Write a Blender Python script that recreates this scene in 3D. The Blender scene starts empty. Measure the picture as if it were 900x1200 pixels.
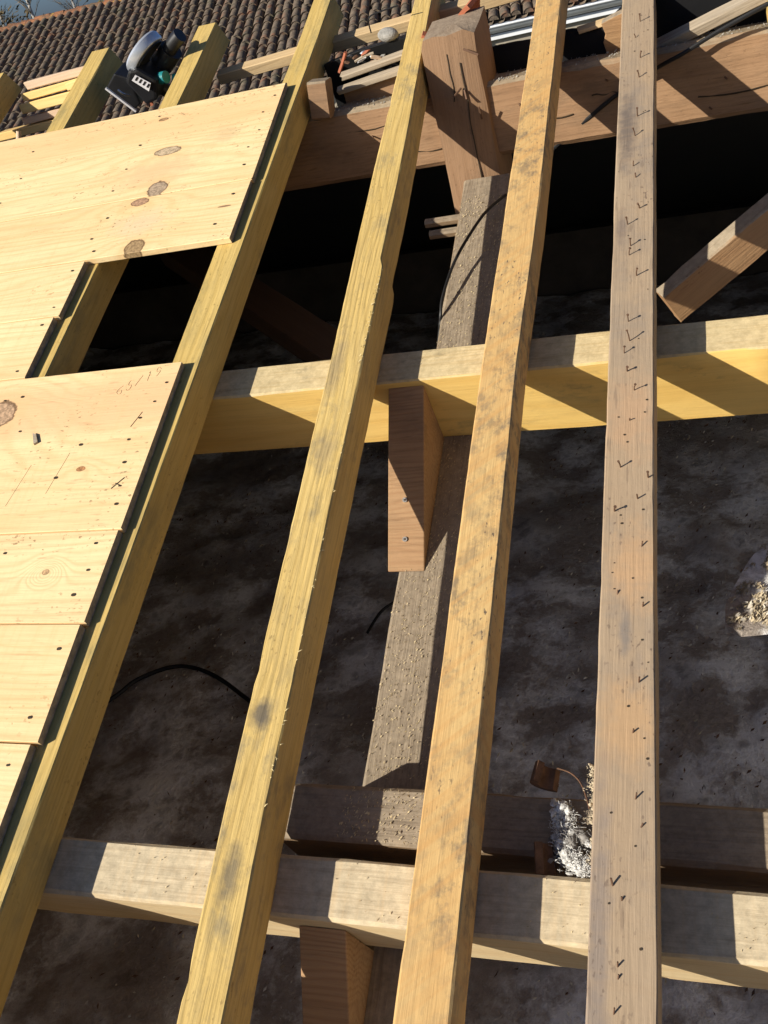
import bpy, bmesh, math, random
from mathutils import Vector, Matrix, noise
random.seed(7)
SC = bpy.context.scene
COL = SC.collection
# ------------------------------------------------------------------ frame of the roof
S = 1.5                                   # metres per roof unit
PITCH = math.radians(22.381)
CP, SP = math.cos(PITCH), math.sin(PITCH)
O = Vector((0, 0, 5.2))                   # a point on the plane of the rafter tops
RT = Matrix(((1, 0, 0), (0, CP, -SP), (0, SP, CP)))   # roof (s, t, n) -> world


def W(p):
    return O + RT @ (Vector(p) * S)


def HU(s, h, u):                          # level frame measured from the eye (s across, h away, u up), same units
    return W((0, 0, 1)) + Vector((s, h, u)) * S


# ------------------------------------------------------------------ camera
cam_d = bpy.data.cameras.new('camera')
cam = bpy.data.objects.new('camera', cam_d)
COL.objects.link(cam)
CAMAX = Matrix(((0.94392489, 0.15253258, -0.29281327), (-0.04361486, -0.82150141, -0.568536), (-0.32726678, 0.54942629, -0.76878294)))
cx = RT @ CAMAX[0]
cy = RT @ (-CAMAX[1])
cz = RT @ (-CAMAX[2])
m = Matrix.Identity(4)
for i in range(3):
    m[i][0], m[i][1], m[i][2], m[i][3] = cx[i], cy[i], cz[i], W((0, 0, 1))[i]
cam.matrix_world = m
cam_d.sensor_fit = 'HORIZONTAL'
cam_d.sensor_width = 36
cam_d.lens = 36 * 1126.41 / 900
cam_d.clip_start = 0.05
cam_d.clip_end = 6000
SC.camera = cam
# ------------------------------------------------------------------ light
to_sun = (RT @ Vector((-1.05, -0.68, 1.0))).normalized()
SUN_EL = math.asin(to_sun.z)
sun_d = bpy.data.lights.new('sun', 'SUN')
sun_d.energy = 4.9
sun_d.angle = math.radians(0.5)
sun_d.color = (1.0, 0.93, 0.80)
sun = bpy.data.objects.new('sun', sun_d)
sun.rotation_euler = to_sun.to_track_quat('Z', 'Y').to_euler()
sun.location = (0, 0, 30)
COL.objects.link(sun)
wd = bpy.data.worlds.new('World')
SC.world = wd
wd.use_nodes = True
wn = wd.node_tree
sky = wn.nodes.new('ShaderNodeTexSky')
sky.sky_type = 'NISHITA'
sky.sun_disc = False
sky.altitude = 0
sky.air_density = .6
sky.dust_density = 1.2
sky.ozone_density = 6.0
sky.sun_elevation = SUN_EL
sky.sun_rotation = math.atan2(to_sun.x, to_sun.y)
wn.links.new(sky.outputs[0], wn.nodes['Background'].inputs[0])
wn.nodes['Background'].inputs[1].default_value = 0.065
SC.view_settings.view_transform = 'Standard'
SC.view_settings.look = 'None'
SC.view_settings.gamma = 1
SC.view_settings.exposure = 0.5


# ------------------------------------------------------------------ node helpers
class NT:
    def __init__(self, name):
        self.m = bpy.data.materials.new(name)
        self.m.use_nodes = True
        self.t = self.m.node_tree
        self.b = self.t.nodes['Principled BSDF']

    def n(self, typ, **kw):
        x = self.t.nodes.new(typ)
        for k, v in kw.items():
            setattr(x, k, v)
        return x

    def put(self, sock, v):
        if isinstance(v, bpy.types.NodeSocket):
            self.t.links.new(v, sock)
        elif v is not None:
            if isinstance(v, (tuple, list)) and len(v) == 3 and sock.type == 'RGBA':
                v = (*v, 1)
            sock.default_value = v

    def math(self, op, a, b=None, c=None, clamp=False):
        x = self.n('ShaderNodeMath', operation=op, use_clamp=clamp)
        self.put(x.inputs[0], a)
        if b is not None:
            self.put(x.inputs[1], b)
        if c is not None:
            self.put(x.inputs[2], c)
        return x.outputs[0]

    def vm(self, op, a, b=None):
        x = self.n('ShaderNodeVectorMath', operation=op)
        self.put(x.inputs[0], a)
        if b is not None:
            self.put(x.inputs[1], b)
        return x.outputs['Value'] if op == 'LENGTH' else x.outputs[0]

    def mix(self, f, a, b):
        x = self.n('ShaderNodeMix', data_type='RGBA')
        self.put(x.inputs[0], f)
        self.put(x.inputs[6], a)
        self.put(x.inputs[7], b)
        return x.outputs[2]

    def noise(self, vec, scale=1, detail=3, rough=.55):
        x = self.n('ShaderNodeTexNoise')
        self.put(x.inputs['Vector'], vec)
        x.inputs['Scale'].default_value = scale
        x.inputs['Detail'].default_value = detail
        x.inputs['Roughness'].default_value = rough
        return x.outputs[0]

    def ramp(self, v, lo, hi, a=0., b=1.):
        x = self.n('ShaderNodeMapRange')
        self.put(x.inputs[0], v)
        x.inputs[1].default_value, x.inputs[2].default_value, x.inputs[3].default_value, x.inputs[4].default_value = lo, hi, a, b
        return x.outputs[0]

    def coords(self, rnd=True):
        tc = self.n('ShaderNodeTexCoord').outputs['Object']
        if not rnd:
            return tc, tc
        oi = self.n('ShaderNodeObjectInfo')
        r = self.vm('MULTIPLY', self.vm('ADD', oi.outputs['Random'], (0, 0, 0)), (37., 17., 53.))
        return tc, self.vm('ADD', tc, r)

    def done(self, col, rough=.8, height=None, dist=.002, strength=.6, spec=.25):
        self.put(self.b.inputs['Base Color'], col)
        self.put(self.b.inputs['Roughness'], rough)
        self.b.inputs['Specular IOR Level'].default_value = spec
        if height is not None:
            bp = self.n('ShaderNodeBump')
            bp.inputs['Strength'].default_value = strength
            bp.inputs['Distance'].default_value = dist
            self.put(bp.inputs['Height'], height)
            self.t.links.new(bp.outputs[0], self.b.inputs['Normal'])
        return self.m


def wood(name, light, mid, dark, ring=28., ringw=.5, fiber=.35, blotch=None, bl=(.48, .68), blw=.7, speck=0., saw=0., knots=(), top=None,
         topw=.8, rough=.75, bump=.5, bscale=(3, 11, 11), dist=.0022, marks=0., taxis=2, tsign=1., diag=0., rpow=2.2, stains=(), band=None):
    k = NT(name)
    tc, v = k.coords()
    sep = k.n('ShaderNodeSeparateXYZ')
    k.put(sep.inputs[0], v)
    sepo = k.n('ShaderNodeSeparateXYZ')
    k.put(sepo.inputs[0], tc)
    low = k.noise(k.vm('MULTIPLY', v, (1.1, 7., 7.)), 1, 2)
    rc = k.math('MULTIPLY', sep.outputs[1], ring)
    rc = k.math('ADD', rc, k.math('MULTIPLY', sep.outputs[2], ring * .8))
    rc = k.math('ADD', rc, k.math('MULTIPLY', low, ring * .22))
    kd = None
    for (x, y, rx, ry, c, bulge) in knots:
        d = k.vm('LENGTH', k.vm('MULTIPLY', k.vm('SUBTRACT', tc, (x, y, 0)), (1 / rx, 1 / ry, 0)))
        if bulge:
            d2 = k.math('MULTIPLY', k.math('MULTIPLY', d, d), -.05)
            rc = k.math('ADD', rc, k.math('MULTIPLY', k.math('POWER', 2.718, d2), bulge))
        wob = k.math('ADD', d, k.math('MULTIPLY', k.math('SUBTRACT', k.noise(v, 60, 2), .5), .5))
        f = k.ramp(wob, 1.08, .9)
        kd = (kd or []) + [(f, c, wob)]
    ringv = k.math('MULTIPLY_ADD', k.math('SINE', k.math('MULTIPLY', rc, 6.283)), .5, .5)
    ringv = k.math('POWER', ringv, rpow)
    fib = k.noise(k.vm('MULTIPLY', v, (7., 170., 170.)), 1, 4, .6)
    big = k.noise(k.vm('MULTIPLY', v, (1.6, 5., 5.)), 1, 3)
    col = k.mix(k.ramp(big, .3, .7), light, k.mix(.5, light, mid))
    col = k.mix(k.math('MULTIPLY', ringv, ringw), col, mid)
    col = k.mix(k.math('MULTIPLY', k.ramp(fib, .45, .8), fiber), col, dark)
    if top is not None:
        nz = k.n('ShaderNodeSeparateXYZ')
        tn = k.n('ShaderNodeTexCoord')
        k.put(nz.inputs[0], tn.outputs['Normal'])
        f = k.ramp(k.math('ADD', k.math('MULTIPLY', nz.outputs[taxis], tsign), k.math('MULTIPLY', k.math('SUBTRACT', k.noise(v, 22, 4), .5), .6)), .45, .75)
        g = k.noise(v, 55, 5, .7)
        tcol = k.mix(k.ramp(g, .35, .7), top, tuple(c * .62 for c in top))
        tcol = k.mix(k.math('MULTIPLY', k.ramp(fib, .5, .8), .5), tcol, dark)
        col = k.mix(k.math('MULTIPLY', f, topw), col, tcol)
    if blotch is not None:
        b = k.noise(k.vm('MULTIPLY', v, bscale), 1, 6, .68)
        cl = k.ramp(k.noise(k.vm('MULTIPLY', v, (2.3, 6., 6.)), 1, 2), .36, .60, .12, 1.)
        fine = k.noise(k.vm('MULTIPLY', v, (45., 80., 80.)), 1, 4, .7)
        b = k.math('ADD', b, k.math('MULTIPLY', k.math('SUBTRACT', fine, .5), .22))
        col = k.mix(k.math('MULTIPLY', k.math('MULTIPLY', k.ramp(b, bl[0], bl[1]), cl), blw), col, blotch)
    if band:
        yy = k.math('ADD', sepo.outputs[1], k.math('MULTIPLY', k.math('SUBTRACT', low, .5), .10))
        f = k.math('MULTIPLY', k.ramp(yy, band[0] - .03, band[0] + .02), k.ramp(yy, band[1] + .03, band[1] - .02))
        col = k.mix(k.math('MULTIPLY', f, band[3]), col, band[2])
    for (x, y, rx, ry, c, w_) in stains:
        d = k.vm('LENGTH', k.vm('MULTIPLY', k.vm('SUBTRACT', tc, (x, y, 0)), (1 / rx, 1 / ry, 0)))
        wob = k.math('ADD', d, k.math('MULTIPLY', k.math('SUBTRACT', k.noise(v, 30, 5, .65), .5), 2.2))
        col = k.mix(k.math('MULTIPLY', k.ramp(wob, 1.35, .4), w_), col, c)
    if saw:
        sm = k.noise(k.vm('MULTIPLY', v, (95., 3., 3.)), 1, 2)
        col = k.mix(k.math('MULTIPLY', k.ramp(sm, .5, .75), saw), col, mid)
    if diag:
        sx = k.math('ADD', k.math('MULTIPLY', sep.outputs[0], 55.), k.math('MULTIPLY', sep.outputs[1], 48.))
        cb = k.n('ShaderNodeCombineXYZ')
        k.put(cb.inputs[0], sx)
        k.put(cb.inputs[1], k.math('MULTIPLY', sep.outputs[0], 3.))
        dn = k.noise(cb.outputs[0], 1, 3)
        col = k.mix(k.math('MULTIPLY', k.ramp(dn, .46, .66), diag), col, mid)
    if speck:
        sp = k.noise(k.vm('MULTIPLY', v, (70., 120., 120.)), 1, 2)
        ms = k.noise(k.vm('MULTIPLY', v, (4., 9., 9.)), 1, 2)
        f = k.math('MULTIPLY', k.ramp(sp, .63, .70), k.ramp(ms, .45, .62))
        col = k.mix(k.math('MULTIPLY', f, speck), col, dark)
    if marks:
        mv = k.noise(k.vm('MULTIPLY', v, (13., 85., 85.)), 1, 2)
        col = k.mix(k.math('MULTIPLY', k.ramp(mv, .64, .72), marks), col, dark)
    for (f, c, wob) in (kd or []):
        rim = k.ramp(k.math('ABSOLUTE', k.math('SUBTRACT', wob, .95)), .12, .02)
        cc = k.mix(k.ramp(k.noise(v, 140, 3), .4, .62), c, tuple(q * .55 for q in c))
        halo = k.math('MULTIPLY', k.ramp(wob, 2.2, 1.0), .35)
        col = k.mix(halo, col, mid)
        col = k.mix(f, col, cc)
        col = k.mix(k.math('MULTIPLY', rim, .75), col, (.09, .045, .018))
    h = k.math('ADD', fib, k.math('MULTIPLY', ringv, -.25))
    h = k.math('ADD', h, k.math('MULTIPLY', k.noise(v, 40, 4), .6))
    return k.done(col, rough, h, dist, bump)


def plain(name, col, rough=.7, metal=0., var=.25, scale=20., bump=.2, spec=.3, dark=None):
    k = NT(name)
    tc, v = k.coords()
    g = k.noise(v, scale, 5, .65)
    c = k.mix(k.ramp(g, .35, .68), col, dark or tuple(q * (1 - var) for q in col))
    k.b.inputs['Metallic'].default_value = metal
    return k.done(c, rough, g, .004, bump, spec)


M = {}
M['pine'] = wood('new_pine', (.86, .68, .38), (.72, .46, .21), (.42, .25, .11), ring=38, ringw=.42, rpow=3., fiber=.28, saw=.3, speck=.6, bump=.3, rough=.65,
                 blotch=(.70, .45, .22), bl=(.52, .8), blw=.35, bscale=(3, 9, 9), marks=.18)
PA = dict(ringw=.42, rpow=2.6, fiber=.28, speck=1., bump=.3, rough=.65, blotch=(.74, .44, .19), bl=(.52, .78), blw=.5, bscale=(2.2, 9, 9), marks=.35)
M['pineA1'] = wood('new_pine_knotty', (.86, .68, .38), (.72, .45, .20), (.36, .23, .11), ring=26, saw=.12, band=(-.20, -.08, (.80, .50, .25), .6), **PA,
                   stains=[(.36, .12, .14, .07, (.78, .46, .25), .7), (.16, -.02, .05, .04, (.45, .33, .18), .35)],
                   knots=[(.35, .019, .046, .021, (.58, .44, .28), 2.2), (.325, .212, .033, .036, (.46, .34, .23), 0), (.426, -.17, .018, .009, (.42, .25, .12), .7)])
M['pineA2'] = wood('new_pine_second', (.86, .68, .38), (.72, .45, .20), (.36, .23, .11), ring=34, saw=.2, **PA,
                   stains=[(.33, .0, .09, .06, (.66, .52, .34), .6)],
                   knots=[(.366, -.108, .030, .017, (.50, .30, .18), 2.6), (.312, .108, .033, .036, (.42, .28, .14), 2.0), (.054, -.018, .020, .004, (.38, .22, .12), 0)])
M['pineC1'] = wood('new_pine_wide', (.86, .68, .38), (.73, .46, .21), (.38, .24, .12), ring=24, saw=.22, band=(-.20, -.05, (.76, .47, .25), .75), **PA,
                   knots=[(.50, -.127, .05, .045, (.58, .38, .23), 4.5), (.172, .073, .012, .007, (.50, .24, .10), 1.6)])
M['pineC2'] = wood('new_pine_swirl', (.86, .68, .38), (.70, .44, .21), (.38, .24, .12), ring=30, saw=.15, **PA, knots=[(.15, -.01, .009, .007, (.66, .42, .22), 7.0)])
YEL = ((.60, .43, .15), (.49, .33, .09), (.20, .135, .04))
M['greyend'] = plain('grey_board_end', (.37, .31, .23), .9, 0, .5, 50, .6)  # grey tone for the right end faces of the sheathing boards
M['raft'] = wood('treated_rafter', *YEL, ring=34, ringw=.4, fiber=.4, blotch=(.22, .19, .095), bl=(.50, .70), blw=.7, speck=.5, bump=.6, bscale=(4, 11, 11))
M['raft2'] = wood('mouldy_rafter', (.61, .44, .165), (.50, .335, .10), (.22, .14, .05), ring=40, ringw=.45, fiber=.5, blotch=(.20, .17, .11), bl=(.50, .68), blw=.7, speck=.6,
                  bump=.8, bscale=(9, 17, 17),
                  stains=[(2.13, .0, .03, .022, (.12, .10, .075), .9), (1.84, -.012, .05, .018, (.15, .125, .085), .8), (3.0, .01, .10, .02, (.26, .20, .12), .6), (2.75, -.01, .05, .03, (.24, .19, .12), .5)])
M['raft3'] = wood('speckled_rafter', (.60, .41, .175), (.54, .30, .105), (.14, .10, .065), ring=9, ringw=.25, fiber=.16, blotch=(.20, .15, .095), bl=(.47, .61), blw=.85, speck=1.,
                  bump=.6, bscale=(22, 27, 27), marks=.2, diag=.6)
M['oldraft'] = wood('reused_rafter', (.37, .285, .195), (.345, .235, .14), (.13, .09, .065), ring=3, ringw=.3, fiber=.12, blotch=(.235, .19, .15), bl=(.44, .70), blw=.8, speck=.7,
                    bump=.6, bscale=(6, 11, 11), marks=.35, saw=.25,
                    stains=[(3.73, .022, .14, .022, (.13, .105, .09), .8), (2.3, .006, .05, .010, (.20, .17, .145), .8), (2.43, -.01, .08, .045, (.50, .30, .15), .6), (2.13, .0, .07, .05, (.48, .29, .14), .55),
                            (1.8, .034, .22, .016, (.22, .18, .155), .7), (2.78, .0, .10, .05, (.48, .29, .16), .5), (3.35, .03, .06, .012, (.18, .14, .115), .7)])
M['purl'] = wood('new_purlin', (.78, .54, .18), (.69, .43, .115), (.30, .18, .05), ring=15, ringw=.45, fiber=.2, top=(.60, .50, .31), topw=.85,
                 blotch=(.12, .105, .075), bl=(.56, .70), blw=.75, bump=.4, bscale=(6, 12, 12),
                 knots=[(3.36, -.15, .02, .03, (.28, .16, .06), .6)])
M['lowp'] = wood('weathered_purlin', (.68, .54, .32), (.60, .42, .22), (.26, .18, .10), ring=26, ringw=.45, fiber=.3, top=(.60, .50, .34), topw=.95, saw=.3, bump=.5)
M['brown'] = wood('old_beam', (.33, .20, .11), (.26, .15, .08), (.11, .06, .03), ring=14, ringw=.4, fiber=.5, top=(.36, .30, .21), topw=.85, blotch=(.16, .105, .065), bl=(.47, .68), blw=.8, marks=.35,
                  speck=.35, bump=.7)
M['brownpost'] = wood('old_post', (.31, .19, .11), (.24, .14, .075), (.11, .06, .03), ring=14, ringw=.4, fiber=.4, top=(.36, .28, .20), topw=.9, blotch=(.18, .12, .075), bl=(.5, .72),
                      speck=.35, bump=.7, taxis=0, tsign=-1.)
M['grey'] = wood('dusty_beam', (.25, .17, .10), (.20, .135, .08), (.09, .06, .04), ring=22, ringw=.3, fiber=.3, top=(.33, .265, .19), topw=.95, speck=.3, bump=.8, dist=.003)
M['dim'] = wood('gloom_dark_beam', (.12, .075, .045), (.10, .06, .035), (.05, .03, .02), ring=14, ringw=.4, fiber=.4)  # brown darkened in the colour itself to stand for deep attic shade
M['brace'] = wood('old_brace', (.42, .255, .13), (.34, .18, .085), (.15, .08, .04), ring=14, ringw=.3, fiber=.35, top=(.40, .34, .25), topw=.9, speck=.8, bump=.9, marks=.3)
M['cleat'] = wood('cleat_wood', (.39, .245, .13), (.30, .17, .085), (.13, .075, .035), ring=60, ringw=.65, fiber=.4, bump=.7, blotch=(.17, .11, .065), bl=(.5, .7), blw=.6, marks=.3)
M['weather'] = wood('weathered_lath', (.42, .35, .26), (.34, .27, .19), (.14, .11, .08), ring=30, ringw=.5, fiber=.5, bump=.8)
M['offcut'] = wood('offcut_pine', (.80, .58, .24), (.70, .44, .15), (.4, .24, .09), ring=30, ringw=.4, fiber=.2)
M['pink'] = wood('pale_lath', (.62, .46, .32), (.55, .38, .25), (.3, .2, .12), ring=30, ringw=.3, fiber=.3)
M['batten'] = wood('batten_wood', (.56, .42, .24), (.48, .33, .17), (.2, .13, .07), ring=30, ringw=.4, fiber=.35)
M['nail'] = plain('rusty_steel', (.16, .09, .055), .7, .2)
M['steel'] = plain('bright_steel', (.62, .62, .62), .25, 1., .1)
M['hole'] = plain('nail_head_dark', (.05, .035, .02), .6)
M['black'] = plain('black_plastic', (.018, .018, .02), .4, 0, .4, 12, .1, .5)
M['cable'] = plain('cable_rubber', (.015, .015, .016), .5)
M['teal'] = plain('teal_plastic', (.02, .22, .24), .4)
M['label'] = plain('white_label', (.75, .73, .74), .5, 0, .12, 60)
M['guard'] = plain('polished_guard', (.60, .64, .70), .34, .55, .15, 6, .05)
M['terra'] = plain('terracotta', (.48, .16, .085), .8, 0, .3, 25)
M['zinc'] = plain('zinc', (.45, .48, .52), .45, .6, .25, 3, .1)
M['whitefascia'] = plain('painted_fascia', (.78, .80, .83), .5, 0, .1, 4, .05)
M['wool'] = plain('white_wool', (.72, .71, .68), .95, 0, .45, 90, .8)
M['greywool'] = plain('grey_wool', (.30, .28, .26), .95, 0, .4, 40)
M['bark'] = plain('rusty_bark', (.16, .085, .05), .9, 0, .5, 60, .8)
M['straw'] = plain('straw', (.58, .48, .33), .9, 0, .55, 40)
M['saw'] = plain('sawdust', (.62, .50, .30), .9, 0, .3, 90)
M['rubble'] = plain('plaster_rubble', (.42, .40, .36), .9, 0, .5, 30, .8)
M['felt'] = plain('roofing_felt', (.010, .010, .010), .55, 0, .4, 8, .4)
M['wall'] = plain('lime_render', (.42, .37, .29), .9, 0, .3, 3)
M['stonewall'] = plain('old_stone_wall', (.09, .075, .06), .95, 0, .4, 4, .8)
M['pencil'] = plain('pencil_mark', (.60, .43, .23), .9)
M['trunk'] = plain('tree_bark', (.34, .30, .25), .9, 0, .4, 8)
M['palebark'] = plain('pale_bark', (.50, .47, .43), .9, 0, .3, 8)
M['twig'] = plain('bare_twigs', (.22, .18, .13), .9)
M['leaf_olive'] = plain('olive_leaves', (.11, .105, .03), .8, 0, .4, 2)
M['leaf_brown'] = plain('brown_leaves', (.15, .11, .05), .85, 0, .4, 2)
M['leaf_dark'] = plain('dark_leaves', (.028, .032, .014), .85, 0, .4, 2)
M['ground'] = plain('meadow', (.09, .09, .04), .95, 0, .4, .2)
M['hill'] = plain('far_hill', (.055, .075, .085), .95, 0, .35, .03)


def attic_mat():
    k = NT('attic_floor_dust')
    tc, v = k.coords(False)
    a = k.noise(v, 4.5, 7, .62)
    b = k.noise(v, 34, 5, .75)
    c = k.noise(v, 1.5, 3, .5)
    col = k.mix(k.ramp(b, .35, .7), (.42, .36, .315), (.23, .195, .165))
    e = k.math('ADD', a, k.math('MULTIPLY', k.math('SUBTRACT', b, .5), .32))
    f = k.math('MULTIPLY', k.ramp(e, .44, .58), k.ramp(c, .33, .50))
    col = k.mix(k.math('MULTIPLY', f, .95), col, (.93, .92, .91))
    col = k.mix(k.math('MULTIPLY', k.ramp(k.noise(v, 9, 4, .6), .55, .68), .55), col, (.10, .083, .07))
    return k.done(col, .95, k.math('ADD', a, b), .02, .8)


def tile_mat(name, ridge=False):
    k = NT(name)
    tc, v = k.coords()
    oi = k.n('ShaderNodeObjectInfo').outputs['Random']
    g = k.n('ShaderNodeNewGeometry').outputs['Position']
    a = k.noise(g, 9, 5, .7)
    b = k.noise(g, 2.3, 3)
    base = (.36, .15, .07) if ridge else (.19, .145, .105)
    col = k.mix(k.ramp(a, .38, .66), base, (.07, .054, .042))
    col = k.mix(k.math('MULTIPLY', k.ramp(k.noise(g, 4.5, 2), .56, .70), .65), col, (.27, .13, .075))
    col = k.mix(k.math('MULTIPLY', k.ramp(b, .55, .7), .6), col, (.12, .115, .075))
    col = k.mix(k.math('MULTIPLY', k.ramp(k.noise(g, 14, 3), .63, .70), .9 if ridge else .35), col, (.42, .30, .045) if ridge else (.27, .24, .17))
    return k.done(col, .9, a, .02, .7)


M['attic'] = attic_mat()
M['dirt'] = plain('dusty_dirt', (.13, .11, .095), .95, 0, .6, 16, .9, .1)
M['tile'] = tile_mat('mossy_tile')
M['ridge'] = tile_mat('lichen_ridge_tile', True)


# ------------------------------------------------------------------ object helpers
def tag(o, label=None, cat=None, group=None, kind=None):
    if label:
        o['label'] = label
    if cat:
        o['category'] = cat
    if group:
        o['group'] = group
    if kind:
        o['kind'] = kind
    return o


def link(name, me, mats, parent=None, mw=None):
    o = bpy.data.objects.new(name, me)
    COL.objects.link(o)
    for mm in (mats if isinstance(mats, (list, tuple)) else [mats]):
        if mm is not None and mm.name not in [x.name for x in me.materials if x]:
            me.materials.append(mm)
    if mw is not None:
        o.matrix_world = mw
    if parent is not None:
        pm = parent.get('_m')
        o.parent = parent
        P = parents[parent.name]
        o.matrix_parent_inverse = P.inverted()
    parents[o.name] = (mw if mw is not None else Matrix.Identity(4)).copy()
    return o


parents = {}


def empty(name, loc):
    o = bpy.data.objects.new(name, None)
    COL.objects.link(o)
    mw = Matrix.Translation(loc)
    o.matrix_world = mw
    o.empty_display_size = .05
    parents[o.name] = mw
    return o


def mesh_from(name, vs, fs, smooth_angle=None, mat_idx=None):
    me = bpy.data.meshes.new(name)
    me.from_pydata([tuple(v) for v in vs], [], fs)
    if mat_idx:
        for p, i in zip(me.polygons, mat_idx):
            p.material_index = i
    if smooth_angle is not None:
        for p in me.polygons:
            p.use_smooth = True
        me.set_sharp_from_angle(angle=math.radians(smooth_angle))
    me.update()
    return me


def frame(a, b, zdir):
    x = (b - a).normalized()
    z = (zdir - x * zdir.dot(x)).normalized()
    y = z.cross(x)
    mw = Matrix.Identity(4)
    for i in range(3):
        mw[i][0], mw[i][1], mw[i][2], mw[i][3] = x[i], y[i], z[i], a[i]
    return mw


def beam(name, pts, w, h, zdir, mat, parent=None, seg=.05, wob=.0012, bev=.003, chip=.0, space=W, endslope=(0., 0.), ragged=0., endmat=None):
    """A sawn timber. pts: centre line of its top face in roof units (2 or more), w: width(s) in roof units, h: depth."""
    P = [space(p) if space else Vector(p) for p in pts]
    k = S if space in (W,) else 1.
    ws = [q * k for q in (w if isinstance(w, (list, tuple)) else [w] * len(P))]
    hh = h * k
    zd = (RT @ Vector(zdir)) if space is W else Vector(zdir)
    mw = frame(P[0], P[-1], zd)
    inv = mw.inverted()
    L = [inv @ p for p in P]
    L[0].x = L[0].x
    ln = L[-1].x
    n = max(2, int(ln / seg))
    vs, fs = [], []
    sd = random.random() * 100
    e = min(bev, ws[0] * .3, hh * .3)
    for i in range(n + 1):
        x = ln * i / n
        j = 0
        while j < len(L) - 2 and L[j + 1].x < x:
            j += 1
        f = (x - L[j].x) / max(1e-6, (L[j + 1].x - L[j].x))
        f = min(1, max(0, f))
        if len(L) > 2:
            f = f * f * (3 - 2 * f) * .5 + f * .5
        y0 = L[j].y + (L[j + 1].y - L[j].y) * f
        z0 = L[j].z + (L[j + 1].z - L[j].z) * f
        ww = ws[j] + (ws[j + 1] - ws[j]) * f
        pr = [(-ww / 2 + e, 0), (ww / 2 - e, 0), (ww / 2, -e), (ww / 2, -hh + e), (ww / 2 - e, -hh), (-ww / 2 + e, -hh), (-ww / 2, -hh + e), (-ww / 2, -e)]
        for q, (py, pz) in enumerate(pr):
            nv = noise.noise_vector(Vector((x * 6, q * 3.1, sd)))
            n2 = noise.noise_vector(Vector((x * 45, q * 5.3, sd + 9)))
            dy, dz = nv.y * wob + n2.y * wob * .7, (nv.z * wob + n2.z * wob * .4) * .35
            if chip and q in (0, 1, 2, 7):
                c = max(0., noise.noise(Vector((x * 11, (q in (1, 2)) * 7., sd + 31))) - .25) * chip
                dz -= c * (1 if q in (0, 1) else 1.6)
                dy += c * (1 if q in (0, 7) else -1)
            xx = x
            if i == 0:
                xx += endslope[0] * (pz + hh * 0) + random.uniform(-1, 1) * ragged
            if i == n:
                xx += endslope[1] * pz + random.uniform(-1, 1) * ragged
            vs.append((xx, y0 + py + dy, z0 + pz + dz))
    for i in range(n):
        a = i * 8
        for q in range(8):
            r = (q + 1) % 8
            fs.append((a + q, a + r, a + 8 + r, a + 8 + q))
    fs.append(tuple(range(7, -1, -1)))
    fs.append(tuple(n * 8 + q for q in range(8)))
    # orient outward
    fs = [tuple(reversed(f)) for f in fs]
    me = mesh_from(name, vs, fs, 28)
    o = link(name, me, mat, parent, mw)
    if endmat is not None:
        me.materials.append(endmat)
        me.polygons[len(fs) - 2].material_index = 1
    return o


def prism(name, poly, ext, mat, parent=None, space=W, bev=0., local=None):
    """Solid whose outline is poly (roof units) pushed along ext (roof units)."""
    k = S if space is W else 1.
    A = [space(p) for p in poly]
    ev = (RT @ Vector(ext)) * S if space is W else Vector(ext)
    c = sum(A, Vector()) / len(A)
    bm = bmesh.new()
    f1 = [bm.verts.new(p - c) for p in A]
    f2 = [bm.verts.new(p - c + ev) for p in A]
    n = len(A)
    bm.faces.new(f1)
    bm.faces.new(list(reversed(f2)))
    for i in range(n):
        bm.faces.new((f1[i], f2[i], f2[(i + 1) % n], f1[(i + 1) % n]))
    bmesh.ops.recalc_face_normals(bm, faces=bm.faces)
    if bev:
        bmesh.ops.bevel(bm, geom=list(bm.edges), offset=bev, segments=2, affect='EDGES', profile=.6)
    me = bpy.data.meshes.new(name)
    bm.to_mesh(me)
    bm.free()
    return link(name, me, mat, parent, Matrix.Translation(c))


def tube(name, pts, r, mat, parent=None, space=W, sides=6, taper=None, smooth=True, sub=6):
    P = [space(p) if space else Vector(p) for p in pts]
    if sub > 1 and len(P) > 2:
        Q = []
        for i in range(len(P) - 1):
            p0, p1, p2, p3 = P[max(i - 1, 0)], P[i], P[i + 1], P[min(i + 2, len(P) - 1)]
            for j in range(sub):
                t = j / sub
                Q.append(.5 * ((2 * p1) + (p2 - p0) * t + (2 * p0 - 5 * p1 + 4 * p2 - p3) * t * t + (3 * p1 - p0 - 3 * p2 + p3) * t ** 3))
        Q.append(P[-1])
        P = Q
    o = P[0]
    vs, fs = [], []
    up = Vector((.13, .21, 1)).normalized()
    for i, p in enumerate(P):
        d = (P[min(i + 1, len(P) - 1)] - P[max(i - 1, 0)]).normalized()
        a = d.cross(up)
        if a.length < .05:
            a = d.cross(Vector((1, 0, 0)))
        a.normalize()
        b = d.cross(a)
        rr = r if taper is None else r + (taper - r) * i / (len(P) - 1)
        for q in range(sides):
            an = 2 * math.pi * q / sides
            vs.append(p - o + a * math.cos(an) * rr + b * math.sin(an) * rr)
    for i in range(len(P) - 1):
        for q in range(sides):
            w = (q + 1) % sides
            fs.append((i * sides + q, i * sides + w, (i + 1) * sides + w, (i + 1) * sides + q))
    fs.append(tuple(range(sides - 1, -1, -1)))
    fs.append(tuple((len(P) - 1) * sides + q for q in range(sides)))
    me = mesh_from(name, vs, fs, 50 if smooth else None)
    return link(name, me, mat, parent, Matrix.Translation(o))


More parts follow.
